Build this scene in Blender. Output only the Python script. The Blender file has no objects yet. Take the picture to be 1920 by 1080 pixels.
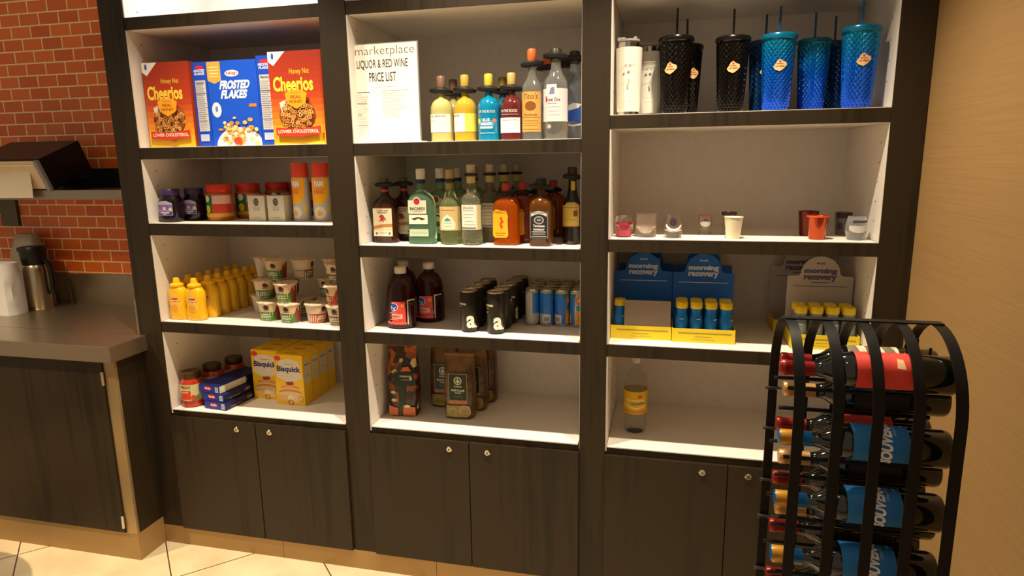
import bpy, bmesh, math, random
from mathutils import Vector, Matrix
random.seed(7)
SC = bpy.context.scene
COL = SC.collection
PI = math.pi

# ---------------------------------------------------------------- camera, world, lights
cd = bpy.data.cameras.new('camera'); cam = bpy.data.objects.new('camera', cd); COL.objects.link(cam)
cam.location = (2.14362, -2.33006, 1.07962)
cam.rotation_euler = (1.37535, 0.01388, 0.23214)
cd.sensor_width = 36; cd.lens = 22.7923; cd.clip_start = 0.05
SC.camera = cam
SC.view_settings.view_transform = 'Standard'; SC.view_settings.look = 'None'
SC.view_settings.gamma = 1; SC.view_settings.use_curve_mapping = False
SC.view_settings.exposure = 0.38
w = bpy.data.worlds.new('world'); SC.world = w; w.use_nodes = True
bg = w.node_tree.nodes['Background']; bg.inputs[0].default_value = (1.0, 0.78, 0.56, 1); bg.inputs[1].default_value = 0.25

def ceiling_or_fill_spot(x, y, z, power, col, size=1.75, r=0.03, blend=1.0):
    l = bpy.data.lights.new('ceiling_or_fill_spot_light', 'SPOT'); l.energy = power; l.color = col
    l.spot_size = size; l.spot_blend = blend; l.shadow_soft_size = r
    o = bpy.data.objects.new('ceiling_or_fill_spot_light', l); COL.objects.link(o); o.location = (x, y, z)
    return o
WARM = (1.0, 0.84, 0.63)
for lx, pw in ((0.55, 130), (1.42, 150), (2.25, 145)):
    ceiling_or_fill_spot(lx, -0.45, 2.24, pw, WARM)
ceiling_or_fill_spot(0.30, -1.30, 2.24, 3, (1.0, 0.74, 0.44))  # weak fill added to lift the front, not a ceiling fixture
ceiling_or_fill_spot(2.15, -1.75, 2.24, 8, (1.0, 0.80, 0.60))  # another added fill, from the camera side, no fixture there
ceiling_or_fill_spot(-0.95, -1.15, 2.24, 270, (1.0, 0.76, 0.46))

al = bpy.data.lights.new('cabinet_light', 'AREA'); al.shape = 'RECTANGLE'; al.size = .6; al.size_y = .05; al.energy = 5; al.color = (1.0, .93, .92)
ao = bpy.data.objects.new('cabinet_light', al); COL.objects.link(ao); ao.location = (.43, .12, 2.10)
# ---------------------------------------------------------------- materials
def lin(c):
    return tuple(((v / 255) / 12.92 if v / 255 <= 0.04045 else ((v / 255 + 0.055) / 1.055) ** 2.4) for v in c[:3]) + (1,)
_mc = {}
def mat(col, rough=0.5, metal=0.0, trans=0.0, ior=1.45, spec=0.5, key=None, coat=0.0):
    k = (tuple(col), rough, metal, trans, ior, spec, coat)
    if k in _mc: return _mc[k]
    m = bpy.data.materials.new('m_%d_%d_%d' % tuple(col[:3])); m.use_nodes = True
    b = m.node_tree.nodes['Principled BSDF']
    b.inputs['Base Color'].default_value = lin(col); b.inputs['Roughness'].default_value = rough
    b.inputs['Metallic'].default_value = metal; b.inputs['Transmission Weight'].default_value = trans
    b.inputs['IOR'].default_value = ior; b.inputs['Specular IOR Level'].default_value = spec
    b.inputs['Coat Weight'].default_value = coat
    _mc[k] = m
    return m
def nodemat(name):
    m = bpy.data.materials.new(name); m.use_nodes = True; nt = m.node_tree
    return m, nt, nt.nodes['Principled BSDF'], nt.nodes, nt.links
def wood_mat():
    m, nt, b, N, L = nodemat('dark_wood_laminate')
    tc = N.new('ShaderNodeTexCoord'); mp = N.new('ShaderNodeMapping'); mp.inputs['Scale'].default_value = (45, 45, 2.2)
    no = N.new('ShaderNodeTexNoise'); no.inputs['Scale'].default_value = 1.0; no.inputs['Detail'].default_value = 5
    mp2 = N.new('ShaderNodeMapping'); mp2.inputs['Scale'].default_value = (7, 7, .6)
    no2 = N.new('ShaderNodeTexNoise'); no2.inputs['Scale'].default_value = 1.0
    L.new(tc.outputs['Object'], mp.inputs[0]); L.new(mp.outputs[0], no.inputs[0])
    L.new(tc.outputs['Object'], mp2.inputs[0]); L.new(mp2.outputs[0], no2.inputs[0])
    ad = N.new('ShaderNodeMath'); ad.operation = 'ADD'; L.new(no.outputs[0], ad.inputs[0]); L.new(no2.outputs[0], ad.inputs[1])
    cr = N.new('ShaderNodeValToRGB'); cr.color_ramp.elements[0].position = .75; cr.color_ramp.elements[1].position = 1.3
    cr.color_ramp.elements[0].color = lin((27, 20, 9)); cr.color_ramp.elements[1].color = lin((43, 32, 15))
    dv = N.new('ShaderNodeMath'); dv.operation = 'MULTIPLY'; dv.inputs[1].default_value = 1.0
    L.new(ad.outputs[0], dv.inputs[0]); L.new(dv.outputs[0], cr.inputs[0]); L.new(cr.outputs[0], b.inputs['Base Color'])
    b.inputs['Roughness'].default_value = .5; b.inputs['Specular IOR Level'].default_value = .35
    return m
WOOD = wood_mat()
def white_mat():
    m, nt, b, N, L = nodemat('white_melamine')
    no = N.new('ShaderNodeTexNoise'); no.inputs['Scale'].default_value = 30
    cr = N.new('ShaderNodeValToRGB'); cr.color_ramp.elements[0].color = lin((222, 214, 204)); cr.color_ramp.elements[1].color = lin((234, 228, 218))
    L.new(no.outputs[0], cr.inputs[0]); L.new(cr.outputs[0], b.inputs['Base Color']); b.inputs['Roughness'].default_value = .6
    return m
WHITE = white_mat()
def brick_mat():
    m, nt, b, N, L = nodemat('glazed_brick')
    tc = N.new('ShaderNodeTexCoord'); sp = N.new('ShaderNodeSeparateXYZ'); cb = N.new('ShaderNodeCombineXYZ')
    L.new(tc.outputs['Object'], sp.inputs[0])
    ax = N.new('ShaderNodeMath'); ax.operation = 'ADD'; ax.inputs[1].default_value = 20 * .1235 + .738
    az = N.new('ShaderNodeMath'); az.operation = 'ADD'; az.inputs[1].default_value = 20 * .0605 - 1.843 + .0605 * 20
    L.new(sp.outputs[0], ax.inputs[0]); L.new(sp.outputs[2], az.inputs[0])
    L.new(ax.outputs[0], cb.inputs[0]); L.new(az.outputs[0], cb.inputs[1])
    br = N.new('ShaderNodeTexBrick'); br.inputs['Scale'].default_value = 1; br.inputs['Brick Width'].default_value = .1235
    br.inputs['Row Height'].default_value = .0605; br.inputs['Mortar Size'].default_value = .0034; br.inputs['Mortar Smooth'].default_value = .1
    br.inputs['Color1'].default_value = lin((234, 118, 32)); br.inputs['Color2'].default_value = lin((210, 94, 28)); br.inputs['Mortar'].default_value = lin((255, 226, 168))
    L.new(cb.outputs[0], br.inputs[0]); L.new(br.outputs[0], b.inputs['Base Color'])
    b.inputs['Roughness'].default_value = .35
    bp = N.new('ShaderNodeBump'); bp.inputs['Strength'].default_value = .3; bp.inputs['Distance'].default_value = .002; bp.invert = True
    L.new(br.outputs['Fac'], bp.inputs['Height']); L.new(bp.outputs[0], b.inputs['Normal'])
    return m
def floor_mat():
    m, nt, b, N, L = nodemat('cream_floor_tile')
    tc = N.new('ShaderNodeTexCoord'); sp = N.new('ShaderNodeSeparateXYZ'); L.new(tc.outputs['Object'], sp.inputs[0])
    T = .587; r2 = 1 / math.sqrt(2)
    def comb(s, off):
        a = N.new('ShaderNodeMath'); a.operation = 'MULTIPLY'; a.inputs[1].default_value = r2; L.new(sp.outputs[0], a.inputs[0])
        c = N.new('ShaderNodeMath'); c.operation = 'MULTIPLY'; c.inputs[1].default_value = s * r2; L.new(sp.outputs[1], c.inputs[0])
        d = N.new('ShaderNodeMath'); d.operation = 'ADD'; L.new(a.outputs[0], d.inputs[0]); L.new(c.outputs[0], d.inputs[1])
        e = N.new('ShaderNodeMath'); e.operation = 'ADD'; e.inputs[1].default_value = off; L.new(d.outputs[0], e.inputs[0])
        return e
    cb = N.new('ShaderNodeCombineXYZ'); L.new(comb(1, .0884 + 40 * T).outputs[0], cb.inputs[0]); L.new(comb(-1, -.2546 + 40 * T).outputs[0], cb.inputs[1])
    br = N.new('ShaderNodeTexBrick'); br.offset = 0; br.inputs['Scale'].default_value = 1; br.inputs['Brick Width'].default_value = T
    br.inputs['Row Height'].default_value = T; br.inputs['Mortar Size'].default_value = .0028; br.inputs['Mortar Smooth'].default_value = 0
    no = N.new('ShaderNodeTexNoise'); no.inputs['Scale'].default_value = 6; no.inputs['Detail'].default_value = 6
    cr = N.new('ShaderNodeValToRGB'); cr.color_ramp.elements[0].position = .3; cr.color_ramp.elements[1].position = .7
    cr.color_ramp.elements[0].color = lin((206, 184, 146)); cr.color_ramp.elements[1].color = lin((226, 208, 172))
    L.new(tc.outputs['Object'], no.inputs[0]); L.new(no.outputs[0], cr.inputs[0])
    L.new(cb.outputs[0], br.inputs[0]); L.new(cr.outputs[0], br.inputs['Color1']); L.new(cr.outputs[0], br.inputs['Color2'])
    br.inputs['Mortar'].default_value = lin((92, 62, 40)); L.new(br.outputs[0], b.inputs['Base Color']); b.inputs['Roughness'].default_value = .45
    return m
def paper_mat():
    m, nt, b, N, L = nodemat('beige_grasscloth')
    tc = N.new('ShaderNodeTexCoord'); mp = N.new('ShaderNodeMapping'); mp.inputs['Scale'].default_value = (3, 3, 160)
    no = N.new('ShaderNodeTexNoise'); no.inputs['Scale'].default_value = 1; no.inputs['Detail'].default_value = 3
    L.new(tc.outputs['Object'], mp.inputs[0]); L.new(mp.outputs[0], no.inputs[0])
    cr = N.new('ShaderNodeValToRGB'); cr.color_ramp.elements[0].color = lin((142, 110, 62)); cr.color_ramp.elements[1].color = lin((160, 126, 76))
    L.new(no.outputs[0], cr.inputs[0]); L.new(cr.outputs[0], b.inputs['Base Color']); b.inputs['Roughness'].default_value = .8
    bp = N.new('ShaderNodeBump'); bp.inputs['Strength'].default_value = .15; bp.inputs['Distance'].default_value = .002
    L.new(no.outputs[0], bp.inputs['Height']); L.new(bp.outputs[0], b.inputs['Normal'])
    return m
def steel_mat():
    m, nt, b, N, L = nodemat('brushed_steel')
    tc = N.new('ShaderNodeTexCoord'); mp = N.new('ShaderNodeMapping'); mp.inputs['Scale'].default_value = (2, 60, 60)
    no = N.new('ShaderNodeTexNoise'); no.inputs['Scale'].default_value = 3; no.inputs['Detail'].default_value = 3
    L.new(tc.outputs['Object'], mp.inputs[0]); L.new(mp.outputs[0], no.inputs[0])
    cr = N.new('ShaderNodeMapRange'); cr.inputs[3].default_value = .22; cr.inputs[4].default_value = .4
    L.new(no.outputs[0], cr.inputs[0]); L.new(cr.outputs[0], b.inputs['Roughness'])
    b.inputs['Base Color'].default_value = lin((172, 158, 138)); b.inputs['Metallic'].default_value = .9
    return m
STEEL = steel_mat()
KICK = mat((168, 138, 92), .45, .35)
BLACK = mat((14, 13, 12), .45)
IRON = mat((30, 29, 28), .38, .5)
CHROME = mat((205, 200, 190), .15, 1.0)

# ---------------------------------------------------------------- mesh helpers
class G:
    """collects polygons with materials, becomes one mesh"""
    def __init__(s): s.v = []; s.f = []; s.mi = []; s.ms = []
    def m(s, mt):
        if mt not in s.ms: s.ms.append(mt)
        return s.ms.index(mt)
    def add(s, verts, faces, mt):
        n = len(s.v); s.v += [tuple(q) for q in verts]; i = s.m(mt)
        for f in faces: s.f.append([a + n for a in f]); s.mi.append(i)
        return s
    def box(s, x0, x1, y0, y1, z0, z1, mt, bev=0.0, M=None):
        bm = bmesh.new(); bmesh.ops.create_cube(bm, size=1)
        for q in bm.verts: q.co = Vector(((x0 + x1) / 2 + q.co.x * (x1 - x0), (y0 + y1) / 2 + q.co.y * (y1 - y0), (z0 + z1) / 2 + q.co.z * (z1 - z0)))
        if bev: bmesh.ops.bevel(bm, geom=bm.edges[:], offset=bev, segments=2, affect='EDGES')
        if M is not None: bm.transform(M)
        bm.verts.index_update(); s.add([q.co for q in bm.verts], [[q.index for q in f.verts] for f in bm.faces], mt); bm.free(); return s
    def loft(s, rings, mt, seg=28, c0=True, c1=True, cx=0, cy=0, fn=None):
        """rings: (z, rx, ry, p[, ox, oy]); superellipse sections"""
        vs = []
        for k, r in enumerate(rings):
            z, rx, ry, p = r[:4]; ox, oy = (r[4], r[5]) if len(r) > 4 else (0, 0)
            for i in range(seg):
                a = 2 * PI * (i + .5) / seg; c, sn = math.cos(a), math.sin(a)
                q = (abs(c) ** p + abs(sn) ** p) ** (-1 / p); rr = 1 if fn is None else fn(k, i)
                vs.append((cx + ox + rx * c * q * rr, cy + oy + ry * sn * q * rr, z))
        fs = []
        for k in range(len(rings) - 1):
            for i in range(seg):
                j = (i + 1) % seg; fs.append([k * seg + i, k * seg + j, (k + 1) * seg + j, (k + 1) * seg + i])
        if c0: fs.append(list(range(seg))[::-1])
        if c1: fs.append([(len(rings) - 1) * seg + i for i in range(seg)])
        return s.add(vs, fs, mt)
    def lathe(s, prof, mt, seg=28, cx=0, cy=0, c0=True, c1=True):
        return s.loft([(z, r, r, 2) for r, z in prof], mt, seg, c0, c1, cx, cy)
    def tube(s, a, b, r, mt, seg=10):
        a, b = Vector(a), Vector(b); d = (b - a); M = d.to_track_quat('Z', 'Y').to_matrix().to_4x4(); M.translation = a
        n = len(s.v); s.loft([(0, r, r, 2), (d.length, r, r, 2)], mt, seg)
        for i in range(n, len(s.v)): s.v[i] = tuple(M @ Vector(s.v[i]))
        return s
    def xf(s, M, n=0):
        for i in range(n, len(s.v)): s.v[i] = tuple(M @ Vector(s.v[i]))
        return s
    def mesh(s, name, smooth=True):
        me = bpy.data.meshes.new(name); me.from_pydata(s.v, [], s.f)
        for mt in s.ms: me.materials.append(mt)
        me.polygons.foreach_set('material_index', s.mi)
        if smooth:
            me.polygons.foreach_set('use_smooth', [True] * len(s.f))
            me.update(); me.set_sharp_from_angle(angle=math.radians(38))
        me.update(); return me
    def obj(s, name, parent=None, smooth=True):
        o = bpy.data.objects.new(name, s.mesh(name, smooth)); COL.objects.link(o)
        if parent is not None: o.parent = parent
        return o
def thing(name, label, cat, loc=(0, 0, 0), rz=0, group=None):
    o = bpy.data.objects.new(name, None); COL.objects.link(o); o.empty_display_size = .02
    o.location = loc; o.rotation_euler = (0, 0, rz); o['label'] = label; o['category'] = cat
    if group: o['group'] = group
    return o
def tag(o, label, cat, group=None):
    o['label'] = label; o['category'] = cat
    if group: o['group'] = group
    return o
def struct(o): o['kind'] = 'structure'; return o
def dup(root, loc, rz=None, label=None, group=None, scale=None):
    r = root.copy(); COL.objects.link(r); r.location = loc
    if rz is not None: r.rotation_euler = (root.rotation_euler[0], root.rotation_euler[1], rz)
    if label: r['label'] = label
    if group: r['group'] = group
    if scale: r.scale = (scale,) * 3
    for ch in list(root.children):
        c = ch.copy(); COL.objects.link(c); c.parent = r
        for g in ch.children:
            d = g.copy(); COL.objects.link(d); d.parent = c
    return r

# ---- flat artwork: 2-D shapes laid on a surface
_tc = {}
def text2d(st, bold):
    k = (st, bold)
    if k not in _tc:
        cu = bpy.data.curves.new('t', 'FONT'); cu.body = st; cu.size = 1; cu.offset = bold; cu.resolution_u = 3
        cu.align_x = 'CENTER'
        o = bpy.data.objects.new('t', cu); me = o.to_mesh()
        v = [(q.co.x, q.co.y) for q in me.vertices]; f = [list(p.vertices) for p in me.polygons]
        o.to_mesh_clear(); bpy.data.objects.remove(o); bpy.data.curves.remove(cu)
        _tc[k] = (v, f)
    return _tc[k]
def R(x0, z0, x1, z1, c): return ('poly', [(x0, z0), (x1, z0), (x1, z1), (x0, z1)], c)
def P(pts, c): return ('poly', pts, c)
def E(cx, cz, rx, rz, c, n=20): return ('poly', [(cx + rx * math.cos(2 * PI * i / n), cz + rz * math.sin(2 * PI * i / n)) for i in range(n)], c)
def RING(cx, cz, r, t, c, n=10): return ('ring', (cx, cz, r, t, n), c)
def T(st, cx, cz, wd, ht, c, bold=.0, shear=0.0, rot=0.0): return ('text', (st, cx, cz, wd, ht, bold, shear, rot), c)
def plane(y=0.0):
    return (lambda u, v, o: (u, y - o, v)), None
def cyl(rad, phi=0.0):
    rf = rad if callable(rad) else (lambda v: rad)
    def f(u, v, o):
        r = rf(v); a = u / r + phi; return ((r + o) * math.sin(a), -(r + o) * math.cos(a), v)
    return f, (rf(0.05) * .22)
def side(x, sgn=1):
    return (lambda u, v, o: (x + sgn * o, u * sgn, v)), None
def art(name, shapes, surf, parent=None, rough=.45, off=.0006, step=.00008, coat=0.0):
    f, cut = surf; g = G()
    for li, (kind, d, c) in enumerate(shapes):
        mt = c if not isinstance(c, tuple) else mat(c, rough, coat=coat)
        if kind == 'poly': vs = list(d); fs = [list(range(len(d)))]
        elif kind == 'ring':
            cx, cz, r, t, n = d; vs = []; fs = []
            for i in range(n):
                a = 2 * PI * i / n; vs += [(cx + r * math.cos(a), cz + r * math.sin(a)), (cx + (r - t) * math.cos(a), cz + (r - t) * math.sin(a))]
            for i in range(n):
                j = (i + 1) % n; fs.append([2 * i, 2 * j, 2 * j + 1, 2 * i + 1])
        else:
            st, cx, cz, wd, ht, bold, shear, rot = d; v0, fs = text2d(st, bold)
            if not v0: continue
            xs = [q[0] for q in v0]; zs = [q[1] for q in v0]; w0 = max(xs) - min(xs); h0 = max(zs) - min(zs)
            sx, sz = wd / w0, ht / h0; mx, mz = (max(xs) + min(xs)) / 2, (max(zs) + min(zs)) / 2; cr, sr = math.cos(rot), math.sin(rot)
            vs = []
            for x, z in v0:
                a, b2 = (x - mx) * sx + shear * (z - mz) * sz, (z - mz) * sz
                vs.append((cx + a * cr - b2 * sr, cz + a * sr + b2 * cr))
        bm = bmesh.new(); bv = [bm.verts.new((a, b2, 0)) for a, b2 in vs]
        for q in fs:
            try: bm.faces.new([bv[i] for i in q])
            except ValueError: pass
        if cut:
            lo = min(q[0] for q in vs); hi = max(q[0] for q in vs); x = math.floor(lo / cut) * cut
            while x < hi:
                if x > lo: bmesh.ops.bisect_plane(bm, geom=bm.verts[:] + bm.edges[:] + bm.faces[:], plane_co=(x, 0, 0), plane_no=(1, 0, 0))
                x += cut
        bm.verts.index_update(); o = off + step * li
        g.add([f(q.co.x, q.co.y, o) for q in bm.verts], [[q.index for q in fc.verts] for fc in bm.faces], mt); bm.free()
    return g.obj(name, parent, smooth=bool(cut))

# ---------------------------------------------------------------- room shell
FL = -.672
g = G(); g.box(-4, 2.925, -4.2, 1.0, FL - .05, FL, floor_mat()); struct(g.obj('floor'))
g = G(); g.box(-4, 2.925, .515, .56, FL, 3.0, brick_mat()); struct(g.obj('wall_back'))
g = G(); g.box(2.925, 2.98, -4.2, .56, FL, 3.0, paper_mat()); struct(g.obj('wall_right'))

Z0t, Z0b, Z1t, Z1b = 1.6602, 1.6116, 1.150, 1.1019
BAYS = [('left', 0, .8633, [(Z0b, Z0t), (Z1b, Z1t), (.7844, .8357), (.358, .4057)]),
        ('middle', .970, 1.8449, [(Z0b, Z0t), (Z1b, Z1t), (.7106, .7578), (.358, .4057)]),
        ('right', 1.9427, 2.8233, [(Z0b, Z0t), (1.1793, 1.2266), (.7493, .7959), (.358, .4057)])]
DEP = .51
TOPZ = 2.12
desc = {'left': 'dark wood shelving unit holding cereal and mustard, next to the brick wall',
        'middle': 'dark wood shelving unit holding liquor, juice, cans and coffee, in the centre',
        'right': 'dark wood shelving unit holding tumblers and shot glasses, beside the beige wall'}
def lock(parent, x, y, z):
    g = G(); g.lathe([(.0125, 0), (.0125, .004), (.010, .0065), (.0, .0065)], CHROME, 20, c1=False)
    g.box(-.0015, .0015, -.006, .004, .0064, .0072, BLACK); g.box(-.004, .004, -.001, .001, .0064, .0072, BLACK)
    g.xf(Matrix.Translation((x, y, z)) @ Matrix.Rotation(PI / 2, 4, 'X') @ Matrix.Rotation(.6, 4, 'Z'))
    return g.obj('lock', parent)
for nm, x0, x1, sh in BAYS:
    u = thing('shelving_unit', desc[nm], 'shelving unit', (x0, 0, FL)); W = x1 - x0; F = -FL
    def b(name, a, parent=u, **k):
        g = G(); g.box(*a, **k); return g.obj(name, parent, smooth=False)
    pl = []
    if nm == 'left': pl.append((-.115, 0))
    pl.append({'left': (.8633, .970), 'middle': (1.8449 - .97, 1.9427 - .97), 'right': (2.8233 - 1.9427, 2.9225 - 1.9427)}[nm])
    for a, c in pl: b('post', (a, c, -.004, DEP, .09, TOPZ + F, WOOD))
    b('back_panel', (0, W, DEP - .008, DEP, .09, TOPZ + F, WHITE))
    for sx in (0, 1):
        g = G(); a = .0005 if sx == 0 else W - .0015; tw = .005 if sx == 0 else .001
        g.box(a, a + tw, 0, DEP - .008, F - .02, TOPZ + F, WHITE)
        hx = a + .0052 if sx == 0 else a - .0002
        for yy in (.07, .42):
            z = .03
            while z < 1.9:
                if all(not (s0 - .02 < z < s1 + .02) for s0, s1 in sh):
                    n = len(g.v); g.lathe([(.0028, 0), (.0028, .0004)], mat((60, 52, 45), .9), 8)
                    g.xf(Matrix.Translation((hx, yy, z + F)) @ Matrix.Rotation(PI / 2 if sx == 0 else -PI / 2, 4, 'Y'), n)
                z += .064
        g.obj('side_panel', u, smooth=False)
    for s0, s1 in sh:
        so = b('shelf', (.007, W - .007, .004, DEP - .008, s0 + F + .0005, s1 + F, WHITE))
        b('fascia', (.0005, W - .0005, -.001, .004, s0 + F, s1 + F - .002, WOOD), so)
    b('top_panel', (0, W, 0, DEP, TOPZ + F, TOPZ + F + .05, WOOD))
    b('bottom_shelf', (.007, W - .007, 0, DEP - .008, F - .004, F, WHITE))
    b('bottom_rail', (0, W, .003, .02, F - .04, F - .004, WOOD))
    mid = {'left': .434, 'middle': 1.403 - .97, 'right': 2.391 - 1.9427}[nm]
    LK = {'left': (.343, .504), 'middle': (.351, .510), 'right': (.359, .520)}[nm]
    for k, (a, c) in enumerate(((.001, mid - .0015), (mid + .0015, W - .001))):
        d = b('door', (a, c, -.018, 0, .092, F - .03, WOOD), bev=.0012); lock(d, LK[k], -.018, F - .062)
    KS = {'left': .51, 'middle': .27, 'right': .4}[nm]
    xx = -.115 if nm == 'left' else 0
    for a, c in ((xx, KS - .001), (KS + .001, pl[-1][1])):
        b('kick_plate', (a, c, -.004, .012, 0, .09, KICK))

# ---------------------------------------------------------------- left side: counter, steel shelf
CT = .34 - FL
u = thing('base_cabinet', 'dark laminate base cabinet with steel frame and kick plate under the steel counter', 'cabinet', (-1.1, 0, FL))
def bx(name, a, parent, mt, bev=0.0):
    g = G(); g.box(*a, mt, bev=bev); return g.obj(name, parent, smooth=False)
cx1 = .985   # right end, local (world -.115)
bx('body', (-1.4, cx1, -.150, .50, .13, CT - .072, WOOD), u, WOOD) if False else None
g = G(); g.box(-1.4, cx1, -.148, .50, .13, CT - .072, WOOD); g.obj('body', u, False)
g = G(); g.box(cx1 - .055, cx1 + .0015, -.160, -.1475, .13, CT - .072, mat((176, 152, 112), .35, .6)); g.obj('frame_strip', u, False)
g = G(); g.box(-1.4, -.105, -.156, -.150, 0, .13, KICK); g.box(-.103, cx1 + .001, -.158, -.150, 0, .1298, KICK); g.box(cx1 - .006, cx1, -.1499, -.005, 0, .1298, KICK); g.obj('kick_plate', u, False)
g = G(); g.box(-.9, cx1 - .057, -.168, -.150, .135, CT - .08, WOOD, bev=.001); d = g.obj('door', u, False)
for hz in (.86, .19):
    g = G(); g.lathe([(.0065, -.03), (.0065, .03)], CHROME, 12); g.xf(Matrix.Translation((cx1 - .058, -.170, hz))); g.obj('hinge', d)
g = G(); g.box(-1.4, 1.017, -.2, .0, CT - .07, CT, STEEL, bev=.003); g.box(-1.4, .984, .0, .512, CT - .03, CT, STEEL)
g2 = g; o = g2.obj('countertop', None, False); o.location = (-1.1, 0, FL); tag(o, 'stainless steel countertop to the left of the shelves', 'countertop')
for nm_, a in (('backsplash', (-1.4, .984, .500, .5145, CT, .505 - FL)), ('side_splash', (.972, .984, 0, .5, CT, CT + .16))):
    g = G(); g.box(*a, STEEL); g.obj(nm_, o, False)
u = thing('wall_shelf', 'steel wall shelf on the brick wall above the counter', 'shelf', (-1.1, 0, .965))
g = G(); g.box(-1.4, .983, .2, .514, -.004, 0, STEEL); g.obj('shelf_board', u, False)
g = G(); g.box(-1.4, .983, .196, .2, -.042, .002, STEEL); g.obj('front_lip', u, False)
g = G(); g.box(-1.4, .983, .505, .514, .0005, .10, mat((30, 27, 24), .4, .3)); g.obj('back_lip', u, False)
o = G().box(-.12, .0, .499, .5145, .0, .155, mat((96, 88, 66), .3, .7), bev=.003).obj('wall_plate', None, False); o.location = (-1.3, 0, .76)
tag(o, 'dull steel wall plate on the brick under the steel shelf', 'wall plate')
# napkin dispenser on the steel shelf
u = thing('paper_dispenser', 'black metal box dispenser tilted back on the steel shelf, white paper hanging out', 'dispenser', (-.70, .21, .968))
TI = Matrix.Rotation(math.radians(22), 4, 'X')
g = G(); g.box(-.42, 0, 0, .245, .0, .155, mat((22, 20, 17), .42), bev=.004, M=TI); g.obj('case', u, False)
g = G(); g.box(-.415, -.012, -.006, -.0005, .008, .148, mat((226, 206, 172), .5), M=TI); g.box(-.41, -.04, -.010, -.006, .125, .132, mat((240, 225, 195), .5), M=TI); g.obj('front_frame', u, False)
g = G(); g.box(-.022, .001, -.022, -.001, .002, .153, mat((190, 190, 205), .15, 0, .5), bev=.003, M=TI); g.obj('acrylic_edge', u, False)
g = G(); pr = [(-.012, .118), (-.03, .116), (-.04, .10), (-.043, .05), (-.044, 0), (-.0445, -.035)]
vs = []; fs = []
for i, (y, z) in enumerate(pr):
    for j in range(9): vs.append((-.42 + .335 * j / 8, y + .003 * math.sin(j * 1.3 + i), z))
for i in range(len(pr) - 1):
    for j in range(8): fs.append([i * 9 + j, (i + 1) * 9 + j, (i + 1) * 9 + j + 1, i * 9 + j + 1])
g.add(vs, fs, mat((238, 228, 206), .8)); g.obj('hanging_paper', u)
g = G(); g.box(-.16, -.01, .19, .25, 0, .055, mat((24, 22, 20), .5)); g.obj('rear_foot', u, False)
# clear cup at the end of the shelf
o = thing('plastic_cup', 'clear plastic cup lying at the right end of the steel shelf', 'cup', (-.262, .30, .966), .3)
g = G(); g.lathe([(.036, 0), (.044, .09), (.042, .09), (.034, .002)], mat((205, 200, 190), .15, 0, .85, 1.3), 24, c1=True); g.obj('cup_body', o)
g = G(); g.lathe([(.046, .086), (.046, .092), (.043, .092)], mat((215, 210, 200), .2, 0, .6, 1.3), 24, c0=False, c1=False); g.obj('rim', o)
# thermos
u = thing('thermos_carafe', 'steel vacuum carafe with black lid and handle standing on the counter', 'carafe', (-1.085, .372, .34), .15)
g = G(); g.lathe([(.060, 0), (.062, .004), (.062, .205), (.058, .225), (.052, .235)], mat((196, 184, 160), .25, .95), 32); g.obj('body', u)
g = G(); g.lathe([(.053, .234), (.055, .24), (.060, .29), (.060, .315), (.052, .33), (.0, .333)], mat((20, 18, 18), .4), 32, c1=False); g.box(-.075, -.04, -.02, .02, .30, .326, mat((20, 18, 18), .4), bev=.005); g.obj('lid', u)
g = G(); g.loft([(.075, .010, .012, 3, .071, 0), (.09, .012, .014, 3, .082, 0), (.15, .012, .015, 3, .088, 0), (.22, .012, .014, 3, .084, 0), (.25, .012, .014, 3, .070, 0), (.262, .012, .013, 3, .054, 0)], mat((18, 17, 17), .4), 16); g.obj('handle', u)
# white bag / box and crumpled bag behind
def rough_bag(name, w, d, h, mt, seed, amp=.01, top=.8, seg=20):
    rnd = random.Random(seed); g = G(); rings = []
    for k in range(9):
        t = k / 8; s = 1 if t < .75 else 1 - (1 - top) * (t - .75) / .25
        rings.append((h * t, w / 2 * s, d / 2 * s, 5 if t < .8 else 3))
    tab = [[1 + rnd.uniform(-amp, amp) * 6 for _ in range(seg)] for _ in range(9)]
    g.loft(rings, mt, seg, fn=lambda k, i: tab[k][i]); return g
o = rough_bag('b', .27, .12, .262, mat((226, 228, 230), .6), 3, .003, .97).obj('paper_bag'); o.location = (-1.16, .28, .34)
o.location = (-1.19, .235, .34)
tag(o, 'white folded paper bag standing on the steel counter at the left edge', 'bag')
o = rough_bag('b', .20, .08, .385, mat((206, 196, 176), .45, 0, .35, 1.2), 5, .012, .6).obj('plastic_bag'); o.location = (-1.205, .452, .34)
tag(o, 'crumpled clear plastic bag behind the white paper bag and carafe', 'bag')

# round stool added out of view on the left to shade the tiles
u = thing('shadow_stool', 'unseen round stool added to cast a shadow on the tiles', 'stool', (-.82, -.76, FL))
G().lathe([(.36, .455), (.37, .460), (.37, .480), (.36, .486), (0, .486)], mat((48, 40, 32), .5), 48, c1=False).obj('seat', u)
G().lathe([(.03, .02), (.03, .456)], IRON, 20).obj('column', u)
G().lathe([(.22, 0), (.22, .012), (.04, .025)], IRON, 36).obj('base', u)

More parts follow.
